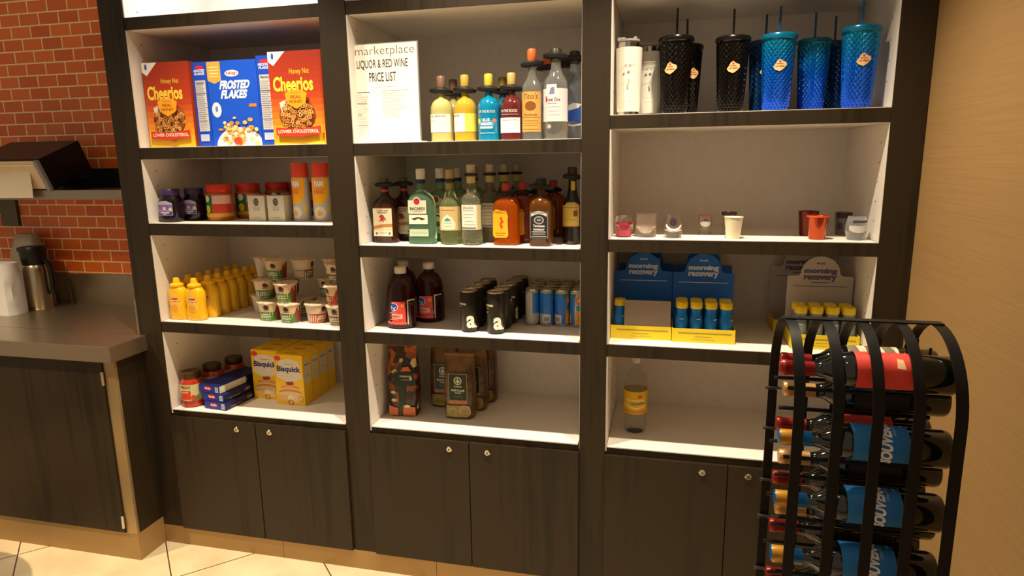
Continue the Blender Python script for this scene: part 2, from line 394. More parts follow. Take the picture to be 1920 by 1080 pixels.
# ================================================================ LEFT BAY
# ---- cereal
def cereal_rings(cx, cz, w, h, n, seed):
    rnd = random.Random(seed); out = []; k = 0
    while k < n:
        x, z = rnd.uniform(-1, 1), rnd.uniform(-1, 1)
        if x * x + z * z < 1 and (z < .55 or abs(x) > .2):
            c = rnd.choice([(222, 160, 84), (205, 138, 64), (186, 118, 50), (230, 176, 104)])
            out.append(RING(cx + x * w, cz + z * h, .0078, .0042, c, 9)); k += 1
    return out
def bands(x0, x1, z0, z1, cols):
    n = len(cols); return [R(x0, z0 + (z1 - z0) * i / n, x1, z0 + (z1 - z0) * (i + 1) / n, c) for i, c in enumerate(cols)]
def grad(c0, c1, n): return [tuple(int(a + (b2 - a) * i / (n - 1)) for a, b2 in zip(c0, c1)) for i in range(n)]
def cereal_oat(label, x, y, w, h, rz=0):
    u = thing('cereal_box', label, 'cereal box', (x, y, Z1t), rz)
    g = G(); g.box(-w / 2, w / 2, 0, .055, 0, h, mat((168, 58, 26), .5), bev=.0008); g.obj('carton', u, False)
    a = w / 2; s = []
    s += bands(-a, a, 0, h, grad((244, 188, 40), (238, 168, 36), 3) + grad((232, 140, 34), (186, 66, 28), 5) + grad((180, 58, 26), (158, 46, 22), 6))
    s.append(P([(-a, h), (-a + .075, h), (-a + .022, h - .052), (-a, h - .036)], (238, 236, 232)))
    s.append(E(-a + .02, h - .017, .006, .012, (60, 90, 170)))
    s.append(T('Honey Nut', .018, h - .077, .085, .026, (226, 178, 46), .02))
    s.append(T('Cheerios', -.012, h - .121, w * .76, .056, (250, 212, 66), .035))
    s.append(E(-.002, .112, w * .345, .066, (120, 48, 22), 28))
    s.append(E(-.002, .114, w * .335, .062, (150, 78, 32), 28))
    s.append(P([(-w * .34, .16), (-w * .2, .172), (-w * .3, .12)], (226, 214, 206)))
    s += cereal_rings(-.002, .112, w * .32, .058, 120, int(x * 100))
    s.append(P([(-.045, h - .158), (-.036, h - .195), (.002, h - .216), (.042, h - .195), (.05, h - .158), (.03, h - .146), (-.028, h - .146)], (244, 164, 34)))
    s.append(T('MADE WITH', .002, h - .156, .04, .006, (150, 70, 20)))
    s.append(T('REAL', .002, h - .171, .045, .012, (150, 70, 20), .02)); s.append(T('HONEY', .002, h - .188, .058, .012, (150, 70, 20), .02))
    s.append(P([(-.03, .045), (.055, .045), (.02, .02)], (150, 78, 32)))
    s.append(P([(-a + .02, .066), (0, .058), (a - .012, .070), (a - .012, .040), (0, .030), (-a + .02, .036)], (214, 62, 36)))
    s.append(T('LOWER CHOLESTEROL', .004, .050, w * .78, .013, (252, 236, 220), .02))
    art('printed_front', s, plane(0), u); return u
cereal_oat('brown and yellow oat cereal box at the left end of the cereal shelf', .128, .045, .222, .340)
cereal_oat('brown and yellow oat cereal box at the right end of the cereal shelf', .735, .018, .226, .350)
def flakes_box(label, x, y, w, d, h, rz, front):
    u = thing('cereal_box', label, 'cereal box', (x, y, Z1t), rz)
    g = G(); g.box(-w / 2, w / 2, 0, d, 0, h, mat((22, 66, 190), .5), bev=.0008); g.obj('carton', u, False); s = []
    a = w / 2
    if front:
        s.append(R(-a, 0, a, h, (20, 84, 214)))
        s.append(P([(-a, h - .003), (-a + .062, h - .003), (-a + .062, h - .075), (-a + .031, h - .088), (-a, h - .075)], (248, 168, 66)))
        for q in range(4): s.append(R(-a + .01, h - .025 - q * .012, -a + .052, h - .022 - q * .012, (252, 236, 210)))
        s.append(E(.0, h - .05, .032, .013, (245, 238, 240))); s.append(T("Kellogg's", .0, h - .05, .05, .015, (208, 32, 48), .03))
        s.append(T('FROSTED', .010, h - .094, .135, .034, (248, 248, 250), .05, .28)); s.append(T('FLAKES', .004, h - .131, .118, .034, (248, 248, 250), .05, .28))
        s.append(E(-a + .03, h - .19, .022, .030, (208, 226, 244))); s.append(T('8', -a + .03, h - .187, .012, .02, (20, 84, 214), .03))
        s.append(R(a - .045, h - .182, a - .012, h - .170, (238, 134, 44)))
        s.append(E(.012, .0, .108, .075, (244, 236, 226), 32)); s.append(E(.012, -.002, .100, .062, (250, 246, 240), 32))
        rnd = random.Random(4)
        for q in range(60):
            t = rnd.uniform(0, PI); r_ = rnd.uniform(.1, .95); cx_, cz_ = .012 + .096 * r_ * math.cos(t), .078 * abs(math.sin(t)) * r_ + rnd.uniform(0, .06)
            s.append(E(cx_, cz_, rnd.uniform(.007, .013), rnd.uniform(.005, .009), rnd.choice([(236, 168, 80), (244, 192, 112), (222, 140, 60), (250, 214, 150)]), 7))
        s.append(E(.006, .02, .020, .016, (206, 74, 50), 9))
        # keep art inside the face
        s2 = []
        for k_, d_, c_ in s:
            if k_ == 'poly': d_ = [(max(-a, min(a, p)), max(0, min(h, q))) for p, q in d_]
            s2.append((k_, d_, c_))
        s = s2
    else:
        s.append(R(-a, 0, a, h, (22, 74, 196))); s.append(E(0, h - .022, .02, .008, (206, 40, 60))); s.append(T('FROSTED', 0, h - .034, w * .75, .010, (240, 240, 250), .03, .2)); s.append(T('FLAKES', 0, h - .046, w * .7, .010, (240, 240, 250), .03, .2))
        s.append(R(-a * .72, .062, a * .72, h - .072, (204, 204, 206)))
        for q in range(3): s.append(R(-a * .72, .10 + q * .055, a * .72, .1015 + q * .055, (80, 84, 110)))
        for q in range(22): s.append(R(-a * .64, .07 + q * .0085, a * (.3 + .34 * ((q * 7) % 5) / 5), .072 + q * .0085, (150, 152, 164)))
        s.append(T('Nutrition', 0, h - .08, w * .55, .008, (50, 54, 80), .02))
        s.append(R(-a * .62, .022, a * .62, .050, (190, 204, 232)))
    art('printed_front', s, plane(0), u); return u
flakes_box('blue cereal box facing forward in the centre of the cereal shelf', .430, .055, .226, .065, .335, 0, True)
flakes_box('blue cereal box turned side-on, right of the left brown box', .279, .058, .070, .19, .335, -.06, False)
flakes_box('blue cereal box turned side-on, against the right brown box', .583, .050, .070, .19, .345, .02, False)

# ---- second shelf: jam, peanut butter, small white boxes, spray cans
ZL2 = .8357
def jam(label, x, y, grp=None):
    u = thing('jam_jar', label, 'jar', (x, y, ZL2), 0, grp); dk = mat((26, 14, 26), .12, 0, 0, 1.45)
    g = G(); g.loft([(0, .040, .036, 3), (.004, .043, .039, 3), (.020, .046, .042, 3), (.085, .046, .042, 3), (.105, .040, .037, 2.4), (.115, .036, .034, 2)], dk, 28); g.obj('jar_body', u)
    g = G(); g.lathe([(.038, .114), (.039, .118), (.039, .136), (.036, .141)], mat((58, 40, 84), .4), 28); g.obj('lid', u)
    s = [P([(-.036, .030), (.036, .030), (.036, .082), (.012, .092), (-.020, .090), (-.036, .080)], (176, 168, 188)), R(-.034, .052, .034, .076, (122, 96, 158)), E(.0, .06, .008, .007, (226, 190, 214)), R(-.034, .032, .034, .048, (84, 62, 140)), R(-.022, .040, .022, .044, (226, 220, 236)), R(-.010, .034, .010, .037, (226, 220, 236)), E(.027, .056, .007, .008, (206, 206, 170))]
    art('label', s, (lambda p, q, o: (p, -.0425 - o + .006 * (p / .036) ** 2, q), .009), u); return u
jam('dark purple jam jar with a lavender label, foremost at the left of its shelf', .058, .075)
jam('dark purple jam jar right behind the foremost jam jar', .112, .155)
jam('dark jam jar deepest in shadow behind the other two jam jars', .150, .250)
def pbutter(label, x, y, turned=0):
    u = thing('peanut_butter_jar', label, 'jar', (x, y, ZL2), turned)
    g = G(); g.lathe([(.050, 0), (.054, .004), (.056, .02), (.056, .108), (.050, .122), (.046, .126)], mat((176, 104, 44), .25), 32); g.obj('jar_body', u)
    g = G(); g.lathe([(.052, .124), (.053, .127), (.053, .152), (.050, .156), (0, .156)], mat((206, 48, 26), .4), 32, c1=False); g.obj('lid', u)
    s = [R(-.16, .018, .16, .115, (200, 54, 34)), R(-.075, .026, -.026, .110, (26, 108, 42)), E(-.052, .097, .014, .014, (214, 226, 210)), E(-.050, .052, .013, .017, (230, 200, 40)), E(-.050, .052, .006, .009, (240, 150, 30)),
         R(-.024, .074, .055, .110, (214, 172, 150)), T('Jif', -.05, .085, .02, .012, (236, 240, 232), .03), R(-.16, .018, .16, .034, (214, 160, 40)), R(.06, .03, .062, .11, (220, 200, 190)), R(.075, .07, .10, .108, (205, 200, 196))]
    art('label', s, cyl(.0562), u); return u
pbutter('red-lidded peanut butter jar with green and red label, foremost of its row', .233, .165, .5)
pbutter('red-lidded peanut butter jar directly behind the foremost peanut butter jar', .288, .290, .9)
pbutter('red-lidded peanut butter jar in shadow behind the left small white box', .372, .395, 1.2)
pbutter('red-lidded peanut butter jar deepest in shadow behind the right small white box', .478, .430, 1.2)
def smallbox(label, x, y, rz):
    u = thing('small_carton', label, 'box', (x, y, ZL2), rz)
    g = G(); g.box(-.041, .041, 0, .06, 0, .108, mat((190, 182, 160), .6), bev=.001); g.obj('carton', u, False)
    s = [R(-.041, 0, .041, .108, (204, 196, 172)), E(0, .082, .013, .017, (84, 76, 72), 16), RING(0, .082, .009, .002, (150, 140, 130), 14), R(-.02, .060, .02, .061, (110, 100, 92)), R(-.016, .045, .016, .056, (176, 168, 152)), R(-.018, .014, .018, .017, (150, 140, 100)), R(-.03, .006, .03, .008, (170, 160, 140))]
    art('printed_front', s, plane(0), u); return u
smallbox('small cream carton with a dark round emblem, the left one of the pair', .440, .125, -.05)
smallbox('small cream carton with a dark round emblem, the right one next to the spray can', .533, .125, -.04)
def spray(label, x, y, rz):
    u = thing('cooking_spray_can', label, 'spray can', (x, y, ZL2), rz)
    g = G(); g.lathe([(.034, 0), (.036, .004), (.036, .180), (.033, .188)], mat((196, 190, 178), .3, .3), 32); g.obj('can_body', u)
    g = G(); g.lathe([(.0355, .184), (.036, .188), (.035, .238), (.032, .243), (0, .243)], mat((214, 66, 38), .45), 32, c1=False); g.obj('cap', u)
    s = [R(-.05, .006, .05, .180, (186, 184, 172)), P([(-.05, .180), (.036, .180), (.034, .10), (.01, .075), (-.02, .072), (-.05, .085)], (246, 178, 14)), R(-.030, .140, .016, .174, (224, 150, 110)), T('PAM', -.006, .157, .040, .026, (244, 238, 226), .05), R(-.03, .134, .018, .136, (200, 70, 40)), R(-.03, .115, .012, .130, (232, 130, 50)),
         E(-.008, .036, .026, .026, (214, 212, 204)), E(-.008, .034, .011, .012, (240, 160, 50)), E(.032, .05, .008, .016, (224, 196, 60))]
    art('label', s, cyl(.0362), u); return u
spray('yellow cooking spray can with red cap, left of the two', .627, .175, -.05)
spray('yellow cooking spray can with red cap, against the right post', .722, .175, .40)

# ---- third shelf: mustard and oatmeal cups
ZL3 = .4057
YEL = mat((246, 190, 16), .35, coat=.3)
u = thing('mustard_bottle', 'front left yellow mustard squeeze bottle by the white side panel', 'bottle', (.052, .062, ZL3)); must = u
g = G(); g.loft([(0, .040, .024, 2.6), (.005, .044, .028, 2.6), (.03, .044, .029, 2.6), (.06, .0415, .028, 2.6), (.10, .045, .029, 2.6), (.125, .043, .028, 2.5), (.140, .034, .026, 2.2), (.148, .026, .025, 2)], YEL, 28); g.obj('bottle_body', u)
g = G(); g.lathe([(.027, .147), (.030, .149), (.030, .157), (.025, .161), (.0165, .164), (.0135, .183), (.011, .187), (0, .187)], YEL, 24, c1=False); g.obj('cap', u)
art('label', [E(0, .083, .034, .046, (240, 198, 66), 28), R(-.028, .082, .024, .095, (206, 60, 60)), R(-.026, .086, .022, .091, (240, 200, 200)), R(-.012, .095, .018, .099, (190, 30, 40)), E(-.002, .055, .018, .016, (238, 162, 52), 16)], (lambda p, q, o: (p, -.0292 - o + .009 * (p / .036) ** 2, q), .01), u)
dup(must, (.141, .062, ZL3), label='front right yellow mustard squeeze bottle beside the open white shelf')
rows = ['second', 'third', 'fourth', 'fifth', 'sixth', 'seventh']
for k, rn in enumerate(rows):
    yy = .128 + k * .062
    dup(must, (.056 + .003 * k, yy, ZL3), label='yellow mustard bottle in the %s row back, left column' % rn, group='mustard bottles behind the front pair')
    dup(must, (.158 + .003 * k, yy, ZL3), label='yellow mustard bottle in the %s row back, right column' % rn, group='mustard bottles behind the front pair')
def cup(label, x, y, z, rz=0, kind='green'):
    u = thing('oatmeal_cup', label, 'cup', (x, y, z), rz)
    g = G(); g.lathe([(.036, 0), (.0375, .002), (.0475, .078), (.051, .080), (.051, .083), (.048, .084)], mat((216, 196, 168) if kind != 'white' else (200, 190, 180), .6), 32); g.obj('cup_body', u)
    g = G(); n = 30; vs = [(0, 0, .0862)]
    for i in range(n): vs.append((.0525 * math.cos(2 * PI * i / n), .0525 * math.sin(2 * PI * i / n), .0848 + .0022 * math.sin(i * 2.1)))
    for i in range(n): vs.append((.0535 * math.cos(2 * PI * i / n), .0535 * math.sin(2 * PI * i / n), .081))
    fs = [[0, 1 + i, 1 + (i + 1) % n] for i in range(n)] + [[1 + i, n + 1 + i, n + 1 + (i + 1) % n, 1 + (i + 1) % n] for i in range(n)]
    g.add(vs, fs, mat((226, 206, 176), .4, .2)); g.box(.0, .018, -.064, -.050, .080, .083, mat((226, 206, 176), .4, .2)); g.obj('foil_lid', u)
    rf = lambda v: .0368 + .0105 * v / .08
    if kind == 'white': return u
    band = {'green': (64, 128, 52), 'brown': (104, 76, 52), 'red': (178, 60, 34)}[kind]
    t2 = {'green': ('APPLES &', 'CINNAMON'), 'brown': ('MAPLE &', 'BROWN SUGAR'), 'red': ('REAL', 'MEDLEYS')}[kind]
    s = [R(-.11, .003, .11, .078, (222, 192, 150)), R(-.11, .003, .034, .043, band), R(-.036, .0435, .034, .0445, (240, 226, 190)), T(t2[0], -.004, .031, .034, .007, (236, 236, 214), .03), T(t2[1], -.004, .021, .040, .007, (236, 236, 214), .03), R(-.022, .009, .014, .011, (200, 210, 180)),
         E(.0, .062, .012, .008, (70, 48, 44), 12), E(-.002, .068, .009, .006, (60, 40, 38), 12), R(-.013, .0505, .013, .053, (96, 60, 50)), P([(.034, .003), (.07, .003), (.07, .075), (.044, .066), (.034, .043)], (140, 66, 44)), R(.052, .055, .056, .072, (226, 190, 150)), R(.062, .004, .066, .02, (222, 206, 150))]
    art('label', s, cyl(rf), u); return u
H = .0865
cup('green-banded oatmeal cup at the left end of the bottom front row', .466, .118, ZL3, .25)
cup('green-banded oatmeal cup second from the left in the bottom front row', .578, .100, ZL3, .15)
cup('red and white oatmeal cup turned to its nutrition panel, third in the bottom front row', .694, .118, ZL3, 1.2, 'red')
cup('brown-banded oatmeal cup at the right end of the bottom front row by the post', .807, .098, ZL3, .1, 'brown')
cup('green-banded oatmeal cup on the second layer, left end, overhanging the white cup', .424, .160, ZL3 + H, .6)
cup('green-banded oatmeal cup on the second layer, standing on the second bottom cup', .560, .108, ZL3 + H, .1)
cup('red oatmeal cup on the second layer against the right post', .800, .103, ZL3 + H, -.5, 'red')
cup('shadowed oatmeal cup on the second layer, set back between the front columns', .685, .250, ZL3 + H, 0)
cup('plain white cup at the lower left behind the oatmeal cups', .350, .240, ZL3, 0, 'white')
cup('shadowed oatmeal cup at the bottom behind the second front cup', .575, .225, ZL3, .3)
cup('shadowed oatmeal cup at the bottom behind the third front cup', .690, .245, ZL3, .3)
cup('shadowed oatmeal cup at the bottom behind the first front cup', .462, .250, ZL3, .3)
cup('shadowed oatmeal cup on the second layer behind the overhanging green cup', .470, .275, ZL3 + H, .3)
cup('plain white cup on the top layer at the left of the stack', .385, .235, ZL3 + H * 2, 0, 'white')
cup('shadowed green oatmeal cup on the top layer, second from the left', .478, .175, ZL3 + H * 2, .25)
cup('shadowed oatmeal cup on the top layer in the middle, showing its white panel', .590, .205, ZL3 + H * 2, 1.6, 'brown')
cup('oatmeal cup on the top layer near the right post, turned away', .715, .255, ZL3 + H * 2, 1.0, 'green')
cup('brown-banded oatmeal cup on the top layer against the right post', .800, .125, ZL3 + H * 2, .1, 'brown')
cup('shadowed oatmeal cup on the second layer behind the red cup', .800, .230, ZL3 + H, .3)
cup('shadowed oatmeal cup at the bottom behind the brown cup', .805, .225, ZL3, .3)

# ---- bottom shelf: sauce, pasta boxes, pancake mix
def sauce(label, x, y, rz=0):
    u = thing('pasta_sauce_jar', label, 'jar', (x, y, 0), rz)
    g = G(); g.loft([(0, .044, .044, 2), (.004, .049, .049, 2), (.10, .050, .050, 2), (.118, .046, .046, 2), (.130, .038, .038, 2)], mat((176, 46, 22), .12, coat=.6), 28); g.obj('jar_body', u)
    g = G(); g.lathe([(.040, .130), (.041, .133), (.041, .156), (.038, .160), (.0, .160)], mat((74, 50, 24), .3, .3), 28, c1=False); g.obj('lid', u)
    s = [R(-.13, .028, .13, .108, (206, 196, 146)), R(-.030, .038, .020, .080, (206, 62, 36)), R(-.030, .070, .010, .074, (240, 200, 180)), T('PREGO', -.004, .096, .050, .014, (56, 84, 34), .03), P([(.018, .03), (.055, .03), (.055, .06), (.03, .05)], (110, 120, 50)), E(.03, .048, .010, .012, (196, 70, 40), 10), R(-.13, .028, .13, .034, (180, 60, 36))]
    art('label', s, cyl(.0502), u); return u
sauce('pasta sauce jar with cream and red label at the front left of the bottom shelf', .063, .072, .1)
sauce('pasta sauce jar in shadow behind the front sauce jar', .084, .185, .6)
sauce('pasta sauce jar in shadow furthest back, showing a dark lid', .118, .300, .8)
def pasta(label, x, y, z, rz):
    u = thing('pasta_box', label, 'box', (x, y, z), rz)
    g = G(); g.box(-.059, .059, 0, .27, 0, .036, mat((22, 32, 96), .45), bev=.0008); g.obj('carton', u, False)
    art('printed_end', [R(-.059, 0, .059, .036, (32, 50, 146)), E(-.008, .021, .021, .010, (196, 40, 40)), T('Barilla', -.008, .021, .032, .009, (244, 234, 230), .03), R(.034, .006, .052, .030, (200, 206, 214)), R(.037, .010, .049, .026, (150, 160, 180))], plane(0), u)
    art('printed_side', [R(.001, .002, .269, .034, (14, 20, 66)), R(.03, .008, .10, .012, (130, 120, 80)), E(.15, .018, .02, .008, (140, 110, 70)), ], side(.059), u)
    return u
pasta('blue pasta box at the bottom of the stack of three', .207, .030, 0, -.10)
pasta('blue pasta box in the middle of the stack of three', .196, .036, .0365, -.10)
pasta('blue pasta box on top of the stack, with a white strip along its edge', .176, .040, .073, -.13)
g = G(); g.box(.0598, .0606, .0, .16, .003, .034, mat((214, 212, 196), .5)); o = g.obj('white_strip'); o.parent = [q for q in bpy.data.objects if q.get('label', '').startswith('blue pasta box on top')][0]
pasta('dark pasta box lying behind the stack, in shadow', .300, .315, 0, -.3) if False else None
def mix(label, x, y, group=None):
    u = thing('pancake_mix_box', label, 'box', (x, y, 0), -.02, group); w, h = .143, .236; a = w / 2
    g = G(); g.box(-a, a, 0, .068, 0, h, mat((240, 196, 22), .5), bev=.001); g.obj('carton', u, False)
    s = [R(-a, 0, a, h, (246, 198, 20)), P([(-a + .02, h - .03), (0, h - .018), (a - .02, h - .03), (a - .006, .13), (0, .10), (-a + .006, .13)], (232, 224, 206)), E(-a + .018, h - .018, .017, .012, (220, 70, 40)), R(-.024, h - .046, .024, h - .042, (214, 170, 60)),
         T('Bisquick', 0, h - .070, .120, .034, (38, 42, 120), .04), E(0, .082, .048, .012, (222, 150, 76)), E(0, .070, .052, .013, (236, 196, 130)), E(0, .060, .056, .014, (214, 140, 66)), E(0, .05, .058, .014, (240, 206, 150)), E(-.004, .094, .028, .010, (232, 176, 98)), P([(-.02, .108), (.018, .112), (.02, .096), (-.014, .092)], (156, 54, 40)),
         E(-.03, .032, .026, .018, (236, 190, 130)), E(.025, .030, .030, .018, (244, 212, 160)), E(.0, .034, .016, .014, (252, 236, 190)), RING(.0, .012, .014, .004, (180, 90, 40), 14), RING(.052, .032, .014, .003, (214, 140, 70), 12)]
    art('printed_front', s, plane(0), u)
    art('printed_side', [R(.001, .002, .067, h - .002, (238, 190, 20)), R(.010, .10, .058, h - .03, (206, 196, 176)), T('Bisquick', .034, h - .05, .040, .014, (60, 62, 130), .02), R(.012, .135, .056, .137, (90, 84, 60))], side(a), u)
    g = G(); g.box(-.03, .03, .028, .032, h + .0002, h + .001, mat((80, 60, 14), .6)); g.obj('tab_slot', u, False)
    return u
mx = mix('yellow pancake mix box, front right of the block', .512, .150)
names = [('yellow pancake mix box at the front of the left column, set slightly back', .363, .195),
         ('yellow pancake mix box second in the right column of the block', .512, .221), ('yellow pancake mix box third in the right column of the block', .512, .292),
         ('yellow pancake mix box last in the right column at the back panel', .512, .363), ('yellow pancake mix box second in the left column of the block', .363, .266),
         ('yellow pancake mix box third in the left column of the block', .363, .337), ('yellow pancake mix box last in the left column at the back panel', .363, .408)]
for nme, x, y in names: dup(mx, (x, y, 0), label=nme, group='pancake mix boxes')
mx['group'] = 'pancake mix boxes'

# ================================================================ MIDDLE BAY
def collar(u, z, r=.034, rz=0.0, tilt=0.0):
    g = G(); g.loft([(-.010, r * .8, .020, 2.4), (-.007, r * 1.0, .024, 2.4), (.002, r * 1.05, .025, 2.4), (.009, r * .7, .018, 2.2)], mat((24, 22, 22), .5), 20)
    g.xf(Matrix.Translation((0, 0, z)) @ Matrix.Rotation(rz, 4, 'Z') @ Matrix.Rotation(tilt, 4, 'Y')); return g.obj('security_collar', u)
def bottle(name, label, loc, rz, body, bmat, cap, cmat, shapes=None, surf=None, col=None, group=None, rough=.5):
    u = thing(name, label, 'bottle', loc, rz, group)
    G().loft(body, bmat, 32).obj('bottle_body', u)
    G().lathe(cap, cmat, 24, c1=False).obj('cap', u)
    if shapes: art('label', shapes, surf, u, rough=rough)
    if col: collar(u, *col)
    return u
# ---- sign
u = thing('price_list_sign', 'white price list sign in an acrylic holder, LIQUOR & RED WINE, at the left', 'sign', (1.085, .045, Z1t), -.02)
ACR = mat((240, 240, 238), .08, 0, .85, 1.2)
g = G(); g.box(-.142, .142, 0, .003, .004, .362, mat((246, 242, 230), .35)); g.obj('sheet', u, False)
g = G(); g.box(-.146, .146, .0032, .006, .0, .366, ACR); g.box(-.150, .150, -.012, .05, .0, .005, mat((235, 232, 222), .15)); g.obj('holder', u, False)
s = [R(-.141, .005, .141, .361, (252, 249, 238)), T('THE', -.130, .333, .006, .017, (90, 84, 78), 0, 0, PI / 2), T('marketplace', .012, .334, .240, .040, (96, 88, 84), -.012), T('LIQUOR & RED WINE', .0, .288, .208, .036, (70, 58, 46), .012), T('PRICE LIST', 0, .243, .110, .034, (70, 58, 46), .012)]
s.append(R(-.045, .206, .045, .207, (170, 164, 156)))
rnd = random.Random(2); z = .188
for k in range(20):
    s.append(R(-.112, z, -.112 + rnd.uniform(.02, .06), z + (.0022 if k % 5 == 0 else .0012), (110, 104, 98) if k % 5 == 0 else (170, 164, 156)))
    if k < 12: s.append(R(.0, z + .004, rnd.uniform(.05, .11), z + .0052, (178, 172, 164)))
    s.append(R(-.006, z, -.001, z + .0012, (170, 164, 156))); z -= .0082
art('printed_sheet', s, plane(-.0001), u)

# ---- top shelf bottles 
def glass(c, tr=.9, r=.04): return mat(c, r, 0, tr, 1.36)
def dome(r, h, rn=.013, zn=.21):
    return [(0, r * .92, r * .92, 2), (.004, r, r, 2), (h * .73, r, r, 2), (h * .81, r * .97, r * .97, 2), (h * .89, r * .86, r * .86, 2), (h * .95, r * .68, r * .68, 2), (h * .985, r * .48, r * .48, 2), (h, rn * 1.2, rn * 1.2, 2), (h + .012, rn, rn, 2), (zn, rn, rn, 2)]
def cocktail(label, x, rz, liquid, lab, cap, text=(70, 62, 50), white=(250, 246, 228), t2=None, y=.075):
    s = []
    if lab == 'white': s += [R(-.052, .034, .045, .100, white), T('ON THE ROCKS', -.006, .092, .066, .007, text, .02), R(-.04, .076, -.01, .078, (200, 190, 160))]
    if lab == 'yellow': s += [R(-.06, .034, .010, .100, white), R(.010, .034, .07, .100, (250, 222, 90)), T('ROCKS', -.028, .092, .034, .007, text, .02)]
    if lab == 'blue': s += [T('ON THE ROCKS', 0, .104, .068, .010, (190, 216, 226), .02), P([(-.036, .075), (-.020, .082), (.0, .070), (.03, .074), (.034, .06), (.02, .04), (-.02, .040), (-.034, .055)], (60, 150, 190)), T('BLUE', 0, .074, .026, .010, (236, 240, 240), .03), T('MARGARITA', 0, .060, .046, .010, (236, 240, 240), .03), E(-.032, .07, .008, .010, (236, 206, 70), 8), E(.03, .072, .008, .007, (226, 120, 90), 8), R(-.026, .044, .024, .050, (240, 240, 236)), R(-.03, .026, .03, .028, (200, 226, 236))]
    if lab == 'red': s += [T('ON THE ROCKS', -.004, .104, .068, .010, (232, 220, 216), .02), R(-.034, .091, .034, .0925, (220, 200, 196)), R(-.046, .026, .042, .080, (244, 238, 236)), R(-.03, .070, .03, .072, (150, 120, 120)), R(-.03, .052, .02, .053, (200, 190, 190)), R(-.03, .042, .025, .043, (200, 190, 190))]
    return bottle('cocktail_bottle', label, (x, y, Z1t), rz, dome(.0425, .158), mat(liquid, .12, 0, .25, 1.4, coat=.8), [(.0155, .198), (.016, .202), (.016, .236), (.013, .240), (0, .240)], mat(cap, .4), s, cyl(.0427), (.187, .042, .2, .08))
cocktail('round-shouldered cocktail bottle of cloudy pale green liquid next to the sign', 1.305, .05, (206, 200, 128), 'white', (122, 92, 74))
cocktail('round-shouldered cocktail bottle of yellow liquid with a white and yellow label', 1.398, 0, (214, 176, 52), 'yellow', (186, 156, 66))
cocktail('bright blue cocktail bottle with fruit artwork', 1.490, 0, (0, 140, 186), 'blue', (206, 186, 60))
cocktail('dark red cocktail bottle with a white lower label', 1.577, 0, (104, 36, 36), 'red', (186, 160, 96))
cocktail('cocktail bottle in shadow behind the pale green one, brown cap', 1.315, 0, (190, 180, 120), 'white', (122, 92, 74), y=.190)
cocktail('cocktail bottle in shadow behind the blue one, olive cap', 1.515, 0, (0, 120, 160), 'blue', (150, 130, 50), y=.190)
def titos(label, x, y):
    body = [(0, .034, .034, 2), (.004, .0375, .0375, 2), (.175, .0375, .0375, 2), (.195, .034, .034, 2), (.215, .020, .020, 2), (.235, .0155, .0155, 2), (.27, .015, .015, 2)]
    s = [R(-.042, .028, .042, .168, (214, 158, 78)), T("Tito's", 0, .152, .056, .020, (96, 60, 26), .0, .2), E(0, .118, .021, .0165, (132, 76, 30), 22), T('Handmade', 0, .088, .050, .010, (110, 70, 30), 0, .2), R(-.036, .078, .036, .0795, (110, 70, 30)), R(-.030, .066, .030, .0672, (140, 92, 44)), R(-.034, .058, .034, .0592, (140, 92, 44)), R(-.026, .050, .026, .0512, (140, 92, 44)), R(-.036, .036, .036, .0375, (120, 76, 34))]
    return bottle('vodka_bottle', label, (x, y, Z1t), 0, body, glass((228, 232, 226)), [(.0145, .272), (.017, .286), (.017, .312), (.013, .318), (0, .318)], mat((204, 104, 48), .45), s, cyl(.0378), (.268, .040, .1, -.08))
titos("clear vodka bottle with a copper label and orange cap", 1.655, .070)
titos("clear vodka bottle behind the copper-labelled one, orange cap visible", 1.690, .185)
def ketel(label, x, y, blue=False):
    body = [(0, .042, .042, 2), (.004, .045, .045, 2), (.185, .045, .045, 2), (.205, .041, .041, 2), (.228, .027, .027, 2), (.25, .018, .018, 2), (.275, .017, .017, 2)]
    if blue: s = [P([(-.06, .085), (-.02, .100), (.02, .112), (.06, .105), (.06, .07), (.02, .062), (-.03, .07)], (40, 86, 190)), P([(-.06, .125), (-.03, .115), (.0, .13), (.03, .126), (.05, .14), (.02, .112), (-.03, .10), (-.06, .112)], (226, 232, 240)), P([(-.06, .066), (0, .052), (.06, .062), (.06, .055), (0, .046), (-.06, .058)], (220, 228, 238))]
    else: s = [R(-.062, .062, .062, .176, (212, 206, 208)), R(-.030, .150, .010, .190, (222, 216, 214)), P([(-.018, .156), (.002, .156), (.002, .182), (-.012, .178)], (120, 122, 168)), T('Ketel One', -.003, .138, .050, .012, (90, 50, 60), .01), R(-.034, .130, -.028, .150, (180, 50, 60)), R(-.024, .124, .010, .126, (150, 140, 150)), R(-.024, .112, .020, .113, (170, 160, 165)), R(-.02, .098, .02, .099, (190, 184, 186)), R(-.02, .085, .02, .086, (190, 184, 186)), E(-.018, .045, .008, .008, (176, 170, 140), 12)]
    return bottle('vodka_bottle', label, (x, y, Z1t), 0, body, glass((226, 230, 228)) if not blue else glass((206, 218, 232)), [(.020, .272), (.020, .310), (.016, .316), (0, .316)], mat((60, 56, 44), .4, .3), s, cyl(.0453), (.292, .044, .1, .05))
ketel('tall clear vodka bottle with a wide white label', 1.741, .078)
ketel('tall clear vodka bottle with a blue swoosh, partly behind the post', 1.833, .085, True) if False else None
ketel('tall vodka bottle with a blue swoosh label, partly hidden by the right post', 1.8345 - .0365, .155, True)
ketel('tall clear vodka bottle in shadow behind the one with a white label', 1.752, .255)

